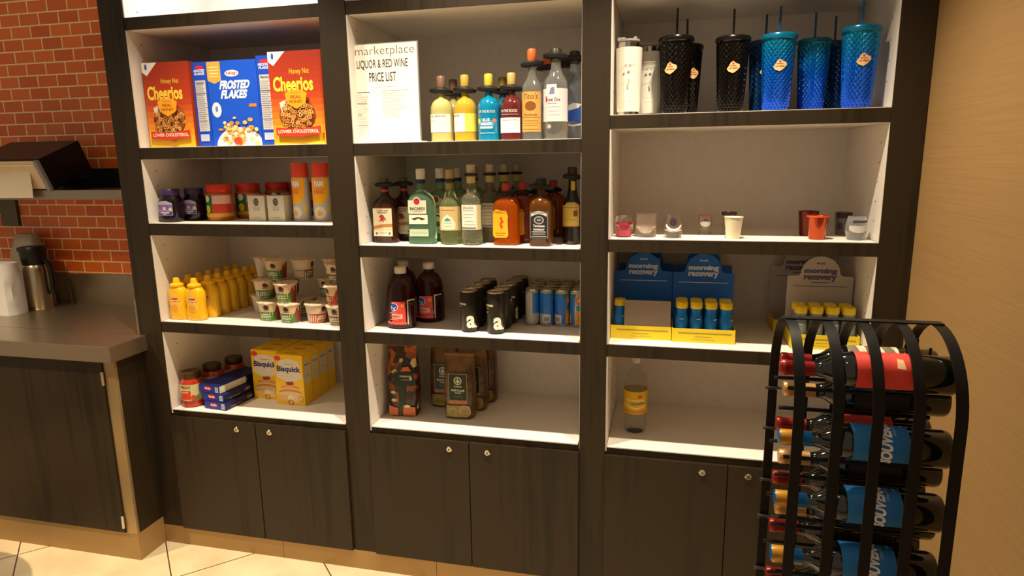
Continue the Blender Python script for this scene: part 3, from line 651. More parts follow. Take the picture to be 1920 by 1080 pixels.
# ---- second shelf liquor
Z2 = .7578
def rum(label, x, y, rz=0):
    body = [(0, .047, .030, 3.2), (.004, .050, .033, 3.2), (.150, .050, .033, 3.2), (.168, .042, .029, 2.8), (.182, .022, .020, 2.2), (.195, .015, .015, 2), (.225, .014, .014, 2)]
    s = [R(-.041, .028, .041, .140, (214, 200, 170)), R(-.041, .138, .041, .140, (150, 120, 70)), T('CAPTAIN', 0, .130, .05, .006, (90, 76, 60), .03), T('MORGAN', 0, .122, .04, .006, (90, 76, 60), .03), P([(-.006, .115), (.004, .112), (.012, .10), (.016, .09), (.004, .095), (.006, .083), (-.004, .09), (-.016, .086), (-.008, .098), (-.016, .106)], (166, 60, 44)), P([(-.041, .055), (0, .064), (.041, .066), (.041, .078), (0, .076), (-.041, .068)], (182, 122, 60)), R(-.041, .028, .041, .050, (222, 212, 184)), R(-.032, .034, -.024, .044, (110, 90, 70)), R(.024, .034, .032, .044, (110, 90, 70)), R(-.016, .040, .018, .0415, (150, 60, 40))]
    u = bottle('rum_bottle', label, (x, y, Z2), rz, body, mat((70, 34, 14), .08, 0, .35, 1.4), [(.0155, .226), (.016, .230), (.016, .255), (.012, .258), (0, .258)], mat((96, 84, 60), .4), s, plane(-.0332), (.232, .040, 0, 0))
    G().lathe([(.0155, .202), (.0155, .213)], mat((196, 70, 48), .4), 20).obj('neck_ring', u); return u
rum('dark brown spiced rum bottle with a cream label, leftmost on its shelf', 1.043, .105, -.03)
rum('dark spiced rum bottle just behind the leftmost rum bottle', 1.088, .190)
def bacardi(label, x, y, rz=0):
    body = [(0, .052, .030, 2.8), (.005, .056, .034, 2.8), (.165, .054, .034, 2.8), (.185, .046, .031, 2.5), (.200, .030, .025, 2.2), (.208, .018, .018, 2), (.236, .0165, .0165, 2)]
    s = [R(-.044, .120, .030, .172, (206, 210, 180)), E(-.008, .168, .016, .017, (212, 196, 176), 22), E(-.008, .168, .012, .013, (164, 44, 44), 20), T('BACARDI', -.006, .140, .060, .012, (60, 54, 66), .03), R(-.026, .129, .014, .131, (150, 140, 130)), R(-.034, .118, .026, .1195, (190, 90, 70)), R(-.042, .080, .034, .116, (242, 236, 208)), P([(-.034, .101), (-.02, .094), (-.004, .102), (.012, .094), (.026, .101), (.012, .104), (-.004, .108), (-.02, .104)], (60, 56, 52)), R(-.042, .032, .036, .060, (190, 204, 178)), R(-.036, .044, .03, .046, (150, 164, 140))]
    u = bottle('rum_bottle', label, (x, y, Z2), rz, body, glass((176, 226, 186), .88), [(.0175, .252), (.018, .254), (.018, .289), (.015, .292), (0, .292)], mat((226, 218, 206), .4), s, plane(-.0342))
    G().lathe([(.018, .236), (.018, .252)], mat((48, 48, 96), .4), 20).obj('neck_ring', u); return u
bacardi('clear green-tinted rum bottle with white cap, foremost', 1.205, .085, .03)
for k, (x, y) in enumerate(((1.245, .195), (1.285, .300), (1.325, .405))):
    bacardi('white-capped clear rum bottle, %s behind the foremost one' % ('directly', 'two places', 'three places')[k], x, y)
def malibu(label, x, y):
    body = [(0, .038, .038, 2), (.005, .0425, .0425, 2), (.150, .0425, .0425, 2), (.168, .036, .036, 2), (.190, .022, .022, 2), (.21, .016, .016, 2), (.236, .015, .015, 2)]
    s = [R(-.058, .056, .058, .148, (202, 176, 122)), P([(-.030, .060), (.030, .060), (.032, .080), (.02, .104), (0, .118), (-.02, .104), (-.032, .080)], (238, 226, 196)), P([(-.014, .096), (0, .106), (.014, .096), (.006, .092), (-.006, .092)], (80, 150, 160)), R(-.018, .084, .018, .086, (120, 160, 160)), R(-.014, .072, .014, .0735, (150, 160, 150)), R(-.03, .134, .03, .136, (160, 120, 80))]
    u = bottle('rum_bottle', label, (x, y, Z2), 0, body, glass((218, 222, 160), .9), [(.0165, .252), (.017, .255), (.017, .284), (.014, .288), (0, .288)], mat((190, 164, 112), .4), s, cyl(.0428))
    G().lathe([(.019, .242), (.021, .245), (.021, .251)], mat((26, 24, 22), .5), 20).obj('security_collar', u)
    G().lathe([(.016, .212), (.016, .236)], mat((170, 148, 96), .4), 20).obj('neck_foil', u); return u
malibu('clear bottle with tan label and cream arch, between green-tinted and white-labelled bottles', 1.322, .090)
malibu('tan-capped clear bottle behind the one with the cream arch', 1.385, .200)
def sauza(label, x, y):
    body = [(0, .036, .036, 2), (.005, .040, .040, 2), (.178, .0400, .0400, 2), (.186, .036, .036, 2), (.204, .022, .022, 2), (.214, .017, .017, 2), (.235, .016, .016, 2)]
    s = [R(-.040, .060, .054, .155, (198, 184, 136)), R(-.040, .062, .030, .155, (236, 230, 214)), T('SAUZA', -.004, .144, .044, .010, (140, 130, 120), .03), R(-.03, .132, .02, .134, (150, 146, 140)), R(-.022, .118, .018, .1195, (160, 156, 150)), R(-.024, .106, .012, .1075, (160, 156, 150)), R(-.016, .092, .016, .094, (160, 156, 150)), R(-.02, .08, .024, .0815, (160, 156, 150)), R(-.038, .064, .026, .070, (120, 130, 140))]
    u = bottle('tequila_bottle', label, (x, y, Z2), 0, body, glass((214, 216, 180), .9), [(.0165, .274), (.0175, .277), (.0175, .303), (.015, .306), (0, .306)], mat((200, 190, 160), .3, .2), s, cyl(.0402))
    G().lathe([(.023, .262), (.026, .266), (.024, .272)], mat((22, 21, 22), .5), 20).obj('security_collar', u)
    G().lathe([(.0175, .236), (.0175, .262)], mat((206, 196, 120), .4), 20).obj('neck_foil', u); return u
sauza('clear tequila bottle with a white label, foremost', 1.411, .082)
for k, (x, y) in enumerate(((1.458, .185), (1.490, .285), (1.520, .385))):
    sauza('clear tequila bottle with grey label, %s behind the foremost one' % ('directly', 'two places', 'three places')[k], x, y)
def fireball(label, x, y):
    body = [(0, .046, .028, 3.2), (.004, .050, .032, 3.2), (.150, .050, .032, 3.2), (.170, .043, .029, 2.8), (.184, .022, .020, 2.2), (.195, .015, .015, 2)]
    s = [P([(-.046, .04), (-.038, .030), (.006, .030), (.014, .038), (.012, .100), (.014, .112), (.006, .132), (-.012, .132), (-.032, .138), (-.044, .128)], (240, 172, 26)), T('FIREBALL', -.016, .126, .044, .010, (150, 90, 20), .03), P([(-.018, .108), (-.010, .110), (-.008, .098), (-.002, .09), (-.012, .082), (-.006, .072), (-.012, .060), (-.016, .07), (-.020, .082), (-.014, .092)], (214, 60, 24)), R(-.036, .046, .004, .049, (170, 100, 20)), R(-.034, .038, .0, .040, (170, 100, 20))]
    return bottle('whisky_bottle', label, (x, y, Z2), 0, body, mat((196, 88, 10), .06, 0, .65, 1.36), [(.0155, .196), (.017, .200), (.017, .232), (.014, .235), (0, .235)], mat((190, 60, 60), .45), s, plane(-.0322), (.196, .034, .3, -.05))
fireball('amber cinnamon whisky bottle with a yellow label, foremost', 1.546, .092)
for k, (x, y) in enumerate(((1.590, .185), (1.634, .280), (1.680, .380))):
    fireball('amber whisky bottle with red cap, %s behind the foremost one' % ('directly', 'two places', 'three places')[k], x, y)
body = [(0, .039, .039, 4.5), (.004, .042, .042, 4.5), (.148, .042, .042, 4.5), (.166, .038, .038, 3.4), (.180, .024, .024, 2.4), (.190, .0165, .0165, 2), (.216, .0165, .0165, 2)]
s = [R(-.036, .030, .036, .132, (38, 38, 38)), R(-.034, .032, .034, .130, (150, 150, 146)), R(-.0325, .0335, .0325, .1285, (34, 34, 34)), P([(-.030, .112), (-.014, .120), (0, .122), (.014, .120), (.030, .112), (.030, .124), (.014, .131), (0, .133), (-.014, .131), (-.030, .124)], (206, 204, 198)), E(0, .099, .019, .015, (170, 168, 164), 22), E(0, .099, .015, .011, (60, 60, 60), 20), T('OLD', 0, .100, .014, .006, (210, 208, 200), .03), T("JACK DANIEL'S", 0, .126, .05, .005, (40, 40, 40), .03), T('Tennessee', 0, .078, .044, .010, (226, 222, 214), .03), T('WHISKEY', 0, .064, .044, .008, (226, 222, 214), .03), R(-.026, .054, .026, .057, (206, 202, 196)), R(-.024, .046, .024, .049, (190, 186, 180)), R(-.028, .038, .028, .0405, (206, 202, 196))]
bottle('whiskey_bottle', "square amber whiskey bottle with a black label", (1.683, .088, Z2), -.03, body, mat((106, 60, 16), .06, 0, .5, 1.4), [(.018, .215), (.019, .218), (.019, .248), (.016, .252), (0, .252)], mat((42, 48, 58), .35, .3), s, plane(-.0425), (.222, .046, .15, .1))
body = [(0, .034, .034, 2), (.004, .038, .038, 2), (.135, .038, .038, 2), (.155, .034, .034, 2), (.180, .022, .022, 2), (.21, .016, .016, 2), (.252, .015, .015, 2)]
s = [R(-.044, .068, .03, .150, (214, 182, 84)), P([(-.030, .15), (-.02, .160), (.01, .162), (.03, .15)], (196, 164, 76)), R(.006, .108, .022, .130, (130, 80, 40)), R(-.03, .094, .02, .0955, (170, 130, 60)), R(-.044, .068, .03, .072, (150, 110, 40)), R(-.034, .14, .02, .142, (120, 90, 50))]
u = bottle('liqueur_bottle', 'dark liqueur bottle with a yellow label at the right end, beside the post', (1.792, .150, Z2), .1, body, mat((20, 12, 8), .08, coat=.5), [(.017, .25), (.018, .253), (.018, .288), (.014, .292), (0, .292)], mat((60, 40, 30), .4), s, cyl(.0382), (.256, .036, .2, .1))
art('neck_label', [P([(-.004, .205), (.012, .205), (.012, .238), (-.004, .240)], (206, 176, 40))], cyl(lambda v: .0175), u)

# ---- third shelf: cranberry juice and cans
def juice(label, x, y, rz=0):
    body = [(0, .052, .052, 2), (.006, .060, .058, 2.2), (.020, .062, .060, 2.2), (.115, .062, .060, 2.2), (.128, .058, .057, 2.1), (.142, .060, .058, 2), (.175, .054, .052, 2), (.200, .040, .040, 2), (.212, .022, .022, 2), (.226, .0205, .0205, 2)]
    s = [R(-.060, .020, .036, .116, (214, 70, 58)), E(-.024, .094, .024, .018, (226, 232, 244), 24), E(-.024, .094, .021, .0155, (34, 74, 156), 24), P([(-.042, .092), (-.03, .098), (-.018, .090), (-.008, .096), (-.016, .084), (-.032, .084)], (236, 240, 248)), R(.012, .094, .024, .106, (226, 150, 60)), R(-.058, .046, .016, .064, (240, 196, 176)), T('CRANBERRY', -.021, .055, .064, .011, (176, 52, 44), .03), R(-.045, .068, -.005, .070, (240, 190, 180)), R(-.04, .040, 0, .042, (240, 190, 180)), R(.036, .020, .075, .122, (196, 190, 186))]
    for q in range(9): s.append(R(.040, .034 + q * .009, .068, .0355 + q * .009, (110, 106, 112)))
    for q in range(9): s.append(E(-.054 + q * .010, .026 + .003 * (q % 2), .006, .006, (236, 96, 80), 8))
    return bottle('juice_bottle', label, (x, y, ZL3), rz, body, mat((52, 14, 10), .1, 0, .15, 1.4), [(.023, .224), (.0245, .226), (.0245, .247), (.022, .250), (0, .250)], mat((226, 214, 200), .4), s, cyl(.0612))
juice('large cranberry juice bottle with white cap and red label, foremost', 1.088, .115, .15)
juice('large cranberry juice bottle with white cap, behind and right of the foremost', 1.165, .240, .05)
juice('cranberry juice bottle in shadow at the back left of its shelf', 1.036, .272, .5)
def acan(label, x, y, rz):
    u = thing('tall_can', label, 'can', (x, y, ZL3), rz); B = mat((44, 42, 32), .38, .3)
    g = G(); g.lathe([(.030, 0), (.032, .003), (.0375, .012), (.0375, .152), (.034, .163)], B, 32); g.obj('can_body', u)
    g = G(); g.lathe([(.034, .1625), (.0345, .166), (.033, .168), (.031, .165), (0, .165)], mat((190, 176, 150), .3, .9), 32, c1=False); g.box(-.006, .006, -.016, .006, .165, .1665, mat((190, 176, 150), .3, .9)); g.obj('lid', u)
    art('label', [T('a', .016, .044, .038, .054, (244, 236, 218), .075), R(.031, .018, .040, .027, (244, 236, 218)), R(-.046, .112, -.002, .123, (150, 144, 110)), T('alani', -.02, .1175, .03, .009, (230, 226, 200), .03), R(-.046, .102, -.026, .105, (170, 166, 140)), R(-.046, .092, -.028, .094, (150, 146, 120)), R(-.046, .086, -.03, .088, (150, 146, 120))] if False else
        [T('a', .014, .045, .036, .050, (246, 238, 220), .035), P([(.028, .020), (.040, .020), (.040, .027), (.030, .027)], (246, 238, 220)), T('nerds', -.02, .117, .040, .012, (206, 198, 160), .05) if False else R(-.044, .112, -.004, .120, (190, 182, 148)), R(-.044, .103, -.026, .106, (180, 172, 150)), R(-.044, .090, -.028, .092, (150, 146, 120)), R(-.044, .085, -.03, .087, (150, 146, 120))], cyl(.0377), u); return u
nm5 = ['foremost', 'second', 'third', 'fourth', 'fifth']
for k in range(4): acan('tall dark can with silver lid, %s in the left column of dark cans' % nm5[k], 1.387 + .004 * k, .095 + .083 * k, .05 if k == 0 else 2.4)
for k in range(5): acan('tall dark can with silver lid, %s in the right column of dark cans' % nm5[k], 1.499 + .006 * k, .085 + .083 * k, (.08, 2.4, 1.15, 2.4, 2.4)[k])

def bcan(x, y, rz, label):
    u = thing('slim_can', label, 'can', (x, y, ZL3), rz, 'slim blue energy drink cans')
    g = G(); g.lathe([(.022, 0), (.024, .003), (.0285, .010), (.0285, .140), (.025, .149)], mat((186, 184, 176), .3, .6), 28); g.obj('can_body', u)
    g = G(); g.lathe([(.026, .1485), (.0265, .152), (.025, .153), (.023, .151), (0, .151)], mat((200, 186, 150), .25, .9), 28, c1=False); g.obj('lid', u)
    art('label', [R(-.05, .012, .03, .138, (40, 116, 206)), R(-.05, .012, .0, .052, (170, 174, 176)), R(-.022, .016, .012, .05, (206, 202, 200)), R(-.016, .022, .006, .040, (150, 140, 150)), P([(.03, .012), (.075, .012), (.075, .07), (.05, .085), (.03, .060)], (236, 164, 34)), E(.048, .112, .016, .016, (216, 110, 60), 14), E(.048, .112, .010, .010, (236, 170, 120), 12), R(.035, .07, .06, .09, (60, 150, 170)), P([(.012, .138), (.035, .138), (.03, .12), (.02, .125)], (40, 120, 90)), R(-.078, .012, -.05, .138, (190, 186, 176))], cyl(.0287), u, rough=.3); return u
cols4 = [('first', 1.613, 2.0), ('second', 1.675, .35), ('third', 1.738, -.35), ('fourth', 1.800, -1.2)]
first = None
for cn, x, rz in cols4:
    for k in range(4):
        lb = 'slim blue can, %s row from the front, %s column from the left' % (nm5[k] if k else 'first', cn)
        if first is None: first = bcan(x, .240, rz, lb)
        else: dup(first, (x + .0005 * k, .240 + .064 * k, ZL3), rz, lb, 'slim blue energy drink cans')

# ---- bottom shelf: coffee bags
def coffee_mat():
    m, nt, b, N, L = nodemat('coffee_bag_print')
    tc = N.new('ShaderNodeTexCoord'); no = N.new('ShaderNodeTexNoise'); no.inputs['Scale'].default_value = 22; no.inputs['Detail'].default_value = 2
    L.new(tc.outputs['Object'], no.inputs[0]); cr = N.new('ShaderNodeValToRGB'); e = cr.color_ramp.elements
    e[0].position = .35; e[0].color = lin((62, 40, 20)); e[1].position = .62; e[1].color = lin((112, 78, 38))
    L.new(no.outputs[0], cr.inputs[0]); L.new(cr.outputs[0], b.inputs['Base Color']); b.inputs['Roughness'].default_value = .35; return m
def fall_mat():
    m, nt, b, N, L = nodemat('autumn_bag_print')
    tc = N.new('ShaderNodeTexCoord'); no = N.new('ShaderNodeTexVoronoi'); no.inputs['Scale'].default_value = 36
    L.new(tc.outputs['Object'], no.inputs[0]); cr = N.new('ShaderNodeValToRGB'); cr.color_ramp.interpolation = 'CONSTANT'; e = cr.color_ramp.elements
    sp = N.new('ShaderNodeSeparateColor'); L.new(no.outputs['Color'], sp.inputs[0])
    e[0].position = 0; e[0].color = lin((48, 30, 16)); e[1].position = .3; e[1].color = lin((128, 70, 30))
    for p, c in ((.5, (34, 48, 24)), (.66, (170, 84, 34)), (.82, (84, 44, 22)), (.93, (206, 186, 130))):
        q = e.new(p); q.color = lin(c)
    L.new(sp.outputs[0], cr.inputs[0]); L.new(cr.outputs[0], b.inputs['Base Color']); b.inputs['Roughness'].default_value = .35; return m
CM, FM = coffee_mat(), fall_mat()
def coffee(label, x, y, rz, w, d, h, kind='brown', group=None):
    u = thing('coffee_bag', label, 'coffee bag', (x, y, 0), rz, group); a, b2 = w / 2, d / 2
    tab = [[1 + random.uniform(-.018, .018) for _ in range(32)] for _ in range(9)]
    g = G(); g.loft([(0, a * .92, b2 * .92, 5), (.008, a, b2, 5), (h * .3, a * 1.02, b2 * 1.04, 4.5), (h * .6, a, b2, 5), (h * .78, a * .98, b2 * .8, 4.5), (h * .90, a * .97, b2 * .42, 4), (h * .955, a * .96, b2 * .16, 4), (h, a * .95, b2 * .10, 4)], FM if kind == 'fall' else CM, 32, fn=lambda k, i: tab[k][i]); g.obj('bag_body', u)
    g = G(); g.box(-a * .98, a * .98, -b2 * .22, b2 * .22, h - .016, h - .004, mat((120, 84, 44), .4, .3)); g.obj('tin_tie', u, False)
    surf = (lambda p, q, o: (p, -b2 * 1.065 - o, q)), None
    if kind == 'fall':
        s = [R(-.014, .012, .014, h * .70, (26, 50, 28)), R(-.03, .14, a * .9, .20, (24, 34, 22)), T('STARBUCKS', .020, .182, .050, .007, (210, 206, 190), .03), R(0, .165, .034, .168, (150, 150, 136)), E(.042, .172, .006, .008, (190, 190, 180), 10), E(-.034, .075, .012, .008, (206, 186, 140), 8), E(-.036, .110, .011, .007, (206, 186, 140), 8), P([(.004, .006), (a * .9, .006), (a * .9, .045), (.004, .05)], (206, 104, 40)), E(.022, .048, .014, .008, (226, 210, 150), 8), P([(-a * .9, .006), (-.018, .006), (-.018, .04), (-a * .9, .05)], (196, 100, 44)), P([(.0, .205), (.01, .222), (.034, .226), (.046, .205)], (196, 92, 44))]
    else:
        zc = .085; s = [R(-.040, zc - .002, .040, zc + .117, (170, 156, 110)), R(-.038, zc, .038, zc + .115, (26, 44, 32)), E(0, zc + .086, .017, .018, (206, 206, 180), 22), E(0, zc + .086, .013, .014, (60, 90, 66), 20), P([(0, zc + .1), (.004, zc + .088), (.012, zc + .084), (.004, zc + .08), (0, zc + .072), (-.004, zc + .08), (-.012, zc + .084), (-.004, zc + .088)], (206, 206, 180)),
                T('STARBUCKS', 0, zc + .061, .034, .006, (220, 216, 196), .03), T('PIKE PLACE', 0, zc + .044, .056, .009, (220, 216, 196), .03), R(-.014, zc + .031, .014, zc + .035, (190, 190, 170)), R(-.018, zc + .016, .018, zc + .018, (120, 130, 110)), R(-.040, zc - .014, .040, zc - .002, (190, 106, 62)),
                P([(-.055, .012), (-.01, .008), (.04, .01), (.055, .03), (.05, .062), (-.05, .062)], (150, 128, 62)), RING(.028, .038, .026, .004, (206, 160, 120), 20), RING(.028, .038, .016, .003, (196, 170, 80), 16), RING(-.026, .034, .018, .003, (186, 180, 90), 14), P([(-.045, .018), (-.01, .024), (.01, .016), (.01, .012), (-.02, .010)], (170, 170, 70))]
    art('label', s, surf, u, rough=.35); return u
coffee('tall coffee bag with an orange autumn print at the left panel', 1.060, .165, .12, .128, .085, .322, 'fall')
coffee('brown coffee bag with a green label, foremost on the shelf', 1.309, .185, .06, .128, .085, .285)
coffee('brown coffee bag partly hidden behind the left of the foremost bag', 1.203, .300, .05, .128, .085, .290)
for k, (x, y) in enumerate(((1.335, .285), (1.352, .385), (1.232, .405))):
    coffee(['brown coffee bag directly behind the foremost bag', 'brown coffee bag at the back, end of the right-hand row', 'brown coffee bag at the back of the left-hand row'][k], x, y, .05, .128, .080, .290)

# ================================================================ RIGHT BAY
ZR1, ZR2 = 1.2266, .7959
def white_tumbler(label, x, y):
    u = thing('tumbler', label, 'tumbler', (x, y, ZR1), 0); M = mat((232, 228, 214), .45)
    g = G(); g.loft([(.012, .038, .038, 2), (.016, .040, .040, 2), (.05, .041, .041, 2), (.10, .0425, .0425, 2), (.200, .0445, .0445, 2), (.226, .045, .045, 2)], M, 32); g.obj('tumbler_body', u)
    g = G(); g.lathe([(.034, 0), (.037, .002), (.037, .0125)], CHROME, 28); g.obj('base_ring', u)
    g = G(); g.lathe([(.037, .226), (.037, .244), (.035, .246)], CHROME, 28); g.obj('steel_rim', u)
    g = G(); g.lathe([(.033, .246), (.036, .248), (.036, .254), (.030, .256)], mat((225, 225, 220), .1, 0, .6, 1.3), 28); g.box(-.040, -.012, -.016, .016, .250, .262, mat((225, 225, 220), .1, 0, .6, 1.3), bev=.002); g.box(.014, .026, -.010, .010, .250, .264, mat((225, 225, 220), .1, 0, .6, 1.3), bev=.002); g.obj('lid', u)
    art('printed_pattern', [R(-.012, .158, -.004, .168, (176, 172, 156)), R(.002, .158, .010, .168, (176, 172, 156)), R(.0, .10, .006, .122, (196, 192, 176)), R(-.02, .186, .03, .188, (206, 202, 188)), R(-.024, .13, .02, .1315, (206, 202, 188)), R(-.01, .06, .02, .0615, (206, 202, 188))], cyl(lambda v: .0405 + .018 * v / .226 + .0012), u); return u
white_tumbler('white tumbler with clear lid and steel rim, at the left end', 2.0, .075)
white_tumbler('white tumbler in shade behind the front white tumbler', 2.068, .190)
def stud_tumbler(label, x, y, colr, straw, badge=True, rz=0, s=1.0):
    u = thing('studded_tumbler', label, 'tumbler', (x, y, ZR1), rz); u.scale = (s, s, s)
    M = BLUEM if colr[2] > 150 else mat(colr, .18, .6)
    NR, SG = 25, 44; z0, z1 = .004, .228; vs = []; fs = []
    for k in range(NR):
        z = z0 + (z1 - z0) * k / (NR - 1); r = .0395 + .0125 * (k / (NR - 1)) ** .9
        for i in range(SG):
            a = 2 * PI * i / SG; rr = r + (.0022 if (i % 2 == 0) ^ (k % 2 == 0) else -.0012) if (0 < k < NR - 1) else r
            vs.append((rr * math.sin(a), -rr * math.cos(a), z))
    for k in range(NR - 1):
        for i in range(SG):
            j = (i + 1) % SG; A, B, C, D = k * SG + i, k * SG + j, (k + 1) * SG + j, (k + 1) * SG + i
            if (i + k) % 2: fs += [[A, B, C], [A, C, D]]
            else: fs += [[A, B, D], [B, C, D]]
    fs.append([i for i in range(SG)][::-1]); fs.append([(NR - 1) * SG + i for i in range(SG)])
    g = G(); g.add(vs, fs, M); g.obj('tumbler_body', u, False)
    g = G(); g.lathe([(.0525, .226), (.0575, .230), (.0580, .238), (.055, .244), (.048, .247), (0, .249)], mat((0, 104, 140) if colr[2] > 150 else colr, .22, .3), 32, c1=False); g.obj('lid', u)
    g = G(); g.tube((.0, 0, .246), (.0, .004, .335), .0036, mat(straw, .25), 12); g.obj('straw', u)
    if badge:
        art('badge', [P([(-.020, .138), (-.012, .150), (-.008, .158), (0, .163), (.008, .156), (.020, .152), (.022, .143), (.012, .132), (0, .124), (-.014, .130)], (232, 190, 132)), R(-.010, .146, .010, .149, (150, 90, 60)), T('LAS VEGAS', 0, .140, .028, .006, (150, 70, 50), .03), E(.0, .155, .004, .004, (200, 80, 60), 8)], cyl(.0502), u, off=.001)
    return u
def blue_mat():
    m, nt, b, N, L = nodemat('iridescent_blue')
    tc = N.new('ShaderNodeTexCoord'); sp = N.new('ShaderNodeSeparateXYZ'); L.new(tc.outputs['Object'], sp.inputs[0])
    mr = N.new('ShaderNodeMapRange'); mr.inputs[1].default_value = 0; mr.inputs[2].default_value = .24; L.new(sp.outputs[2], mr.inputs[0])
    cr = N.new('ShaderNodeValToRGB'); e = cr.color_ramp.elements; e[0].color = lin((26, 84, 220)); e[1].color = lin((0, 134, 160)); q = e.new(.5); q.color = lin((0, 96, 214))
    L.new(mr.outputs[0], cr.inputs[0]); L.new(cr.outputs[0], b.inputs['Base Color']); b.inputs['Metallic'].default_value = .55; b.inputs['Roughness'].default_value = .15; return m
BLUEM = blue_mat()
BK = (20, 15, 12); BL = (0, 78, 170)
stud_tumbler('black studded tumbler with lid and straw, next to the white tumblers', 2.158, .075, BK, (16, 12, 16), rz=-.35, s=1.04)
stud_tumbler('black studded tumbler mostly hidden behind the leftmost black one', 2.197, .195, BK, (16, 12, 16), rz=.5, s=1.0)
stud_tumbler('black studded tumbler standing alone between the other black and the blue ones', 2.343, .075, BK, (16, 12, 16), s=1.0)
stud_tumbler('shiny blue studded tumbler, left one of the front blue pair', 2.488, .075, BL, (20, 70, 110), s=1.0)
stud_tumbler('blue studded tumbler in shadow behind the left blue tumbler', 2.462, .200, (0, 50, 96), (16, 50, 80), s=1.0)  # same blue darkened, its shade is put into the colour
stud_tumbler('blue studded tumbler set back between the two front blue ones', 2.618, .185, BL, (20, 70, 110), False, s=.98)
stud_tumbler('blue studded tumbler deepest in shadow, behind the right front one', 2.700, .270, (0, 50, 96), (16, 50, 80), False, s=.98)  # darker blue again, shade mixed into body and straw colours
stud_tumbler('shiny blue studded tumbler at the right end of the shelf', 2.736, .075, BL, (20, 100, 150), s=1.04)

# ---- shot glasses
GL = mat((250, 248, 245), .02, 0, 1.0, 1.45)
def shot(label, x, y, ro, ri, h, kind, rz=0, mt=GL):
    """ro list of (r,z) outer profile; thick base"""
    u = thing('shot_glass', label, 'glass', (x, y, ZR2), rz)
    if kind == 'solid':
        prof = ro + [(r - .0025, z) for r, z in reversed(ro) if z > .012] + [(0, .012)]
        G().lathe(prof, mt, 32, c1=False).obj('glass_body', u)
    else:
        prof = ro + [(r - .0035, z) for r, z in reversed(ro) if z > ri] + [(.010, ri + .002), (0, ri)]
        G().lathe(prof, mt, 32, c1=False).obj('glass_body', u)
    return u
st = [(.024, 0), (.0275, .003), (.034, .03), (.033, .055), (.028, .077)]
u = shot('stemless shot glass with pink glitter in its base, at the left end', 1.993, .080, st, .03, .077, 'clear')
g = G(); g.lathe([(.022, .004), (.029, .022), (.028, .028), (0, .024)], mat((226, 60, 90), .4), 24, c1=False); g.obj('pink_base_fill', u)
u = shot('straight clear shot glass with a faint rainbow sheen, second from the left', 2.072, .090, [(.034, 0), (.037, .004), (.038, .04), (.039, .084)], .014, .084, 'clear', mt=mat((250, 236, 226), .03, 0, .95, 1.42))
u = shot('rounded clear shot glass with a white swirl, third from the left', 2.169, .072, st + [(.027, .084)], .022, .084, 'clear')
art('white_swirl', [P([(-.030, .045), (-.022, .034), (-.008, .027), (.010, .027), (.024, .034), (.032, .046), (.027, .050), (.018, .040), (.006, .035), (-.008, .036), (-.018, .042), (-.026, .052)], (246, 242, 236)), E(-.002, .058, .012, .014, (60, 54, 66), 16)], cyl(.0345), u)
u = shot('small shot glass with a white and blue picture, set back in the middle left', 2.285, .200, [(.019, 0), (.021, .003), (.024, .04), (.025, .072)], .02, .072, 'clear', mt=mat((240, 232, 222), .05, 0, .9, 1.4))
art('picture', [P([(-.020, .045), (-.016, .034), (0, .028), (.016, .034), (.021, .048), (.012, .046), (0, .052), (-.010, .047)], (244, 240, 226)), P([(-.010, .052), (0, .060), (.008, .056), (.010, .05), (0, .048)], (70, 84, 140)), R(-.02, .066, .02, .070, (206, 90, 70))], cyl(.0252), u)
shot('plain cream ceramic shot glass at the front middle', 2.374, .068, [(.022, 0), (.0235, .003), (.031, .074), (.0335, .076)], 0, .076, 'solid', mt=mat((230, 222, 190), .4))
u = shot('clear shot glass with a dark rim behind the cream one', 2.371, .215, [(.020, 0), (.022, .003), (.027, .082)], .015, .082, 'clear'); art('dark_rim', [R(-.08, .072, .08, .081, (70, 56, 48))], cyl(.0272), u)
CU = mat((176, 74, 40), .22, .75)
u = shot('metallic copper-red shot glass at the front right', 2.650, .080, [(.024, 0), (.026, .003), (.034, .078), (.035, .080)], 0, .08, 'solid', mt=CU)
G().lathe([(.0355, .076), (.0362, .079), (.0355, .082), (.0335, .082)], mat((222, 84, 46), .35), 32, c0=False, c1=False).obj('rim', u)
shot('dark red metallic shot glass behind the copper one', 2.640, .185, [(.025, 0), (.027, .003), (.034, .084), (.035, .088)], 0, .088, 'solid', mt=mat((96, 30, 18), .25, .6))
u = shot('rounded clear shot glass with a grey rim and white band, right end', 2.772, .080, st + [(.026, .080)], .026, .08, 'clear', mt=mat((228, 230, 232), .05, 0, .85, 1.42))
art('white_band', [P([(-.032, .050), (.032, .050), (.030, .036), (.016, .028), (0, .026), (-.016, .028), (-.030, .036)], (200, 196, 190)), R(-.02, .060, .03, .068, (60, 66, 64))], cyl(.0348), u)
u = shot('dark purple square-patterned shot glass behind the right end glass', 2.765, .225, [(.022, 0), (.024, .003), (.029, .082)], .02, .082, 'clear', mt=mat((150, 140, 130), .1, 0, .6, 1.4))
art('dark_squares', [R(-.03, .062, .03, .082, (46, 24, 26)), R(-.026, .022, -.008, .044, (60, 26, 44)), R(.004, .040, .02, .060, (50, 26, 40))], cyl(lambda v: .0295), u)

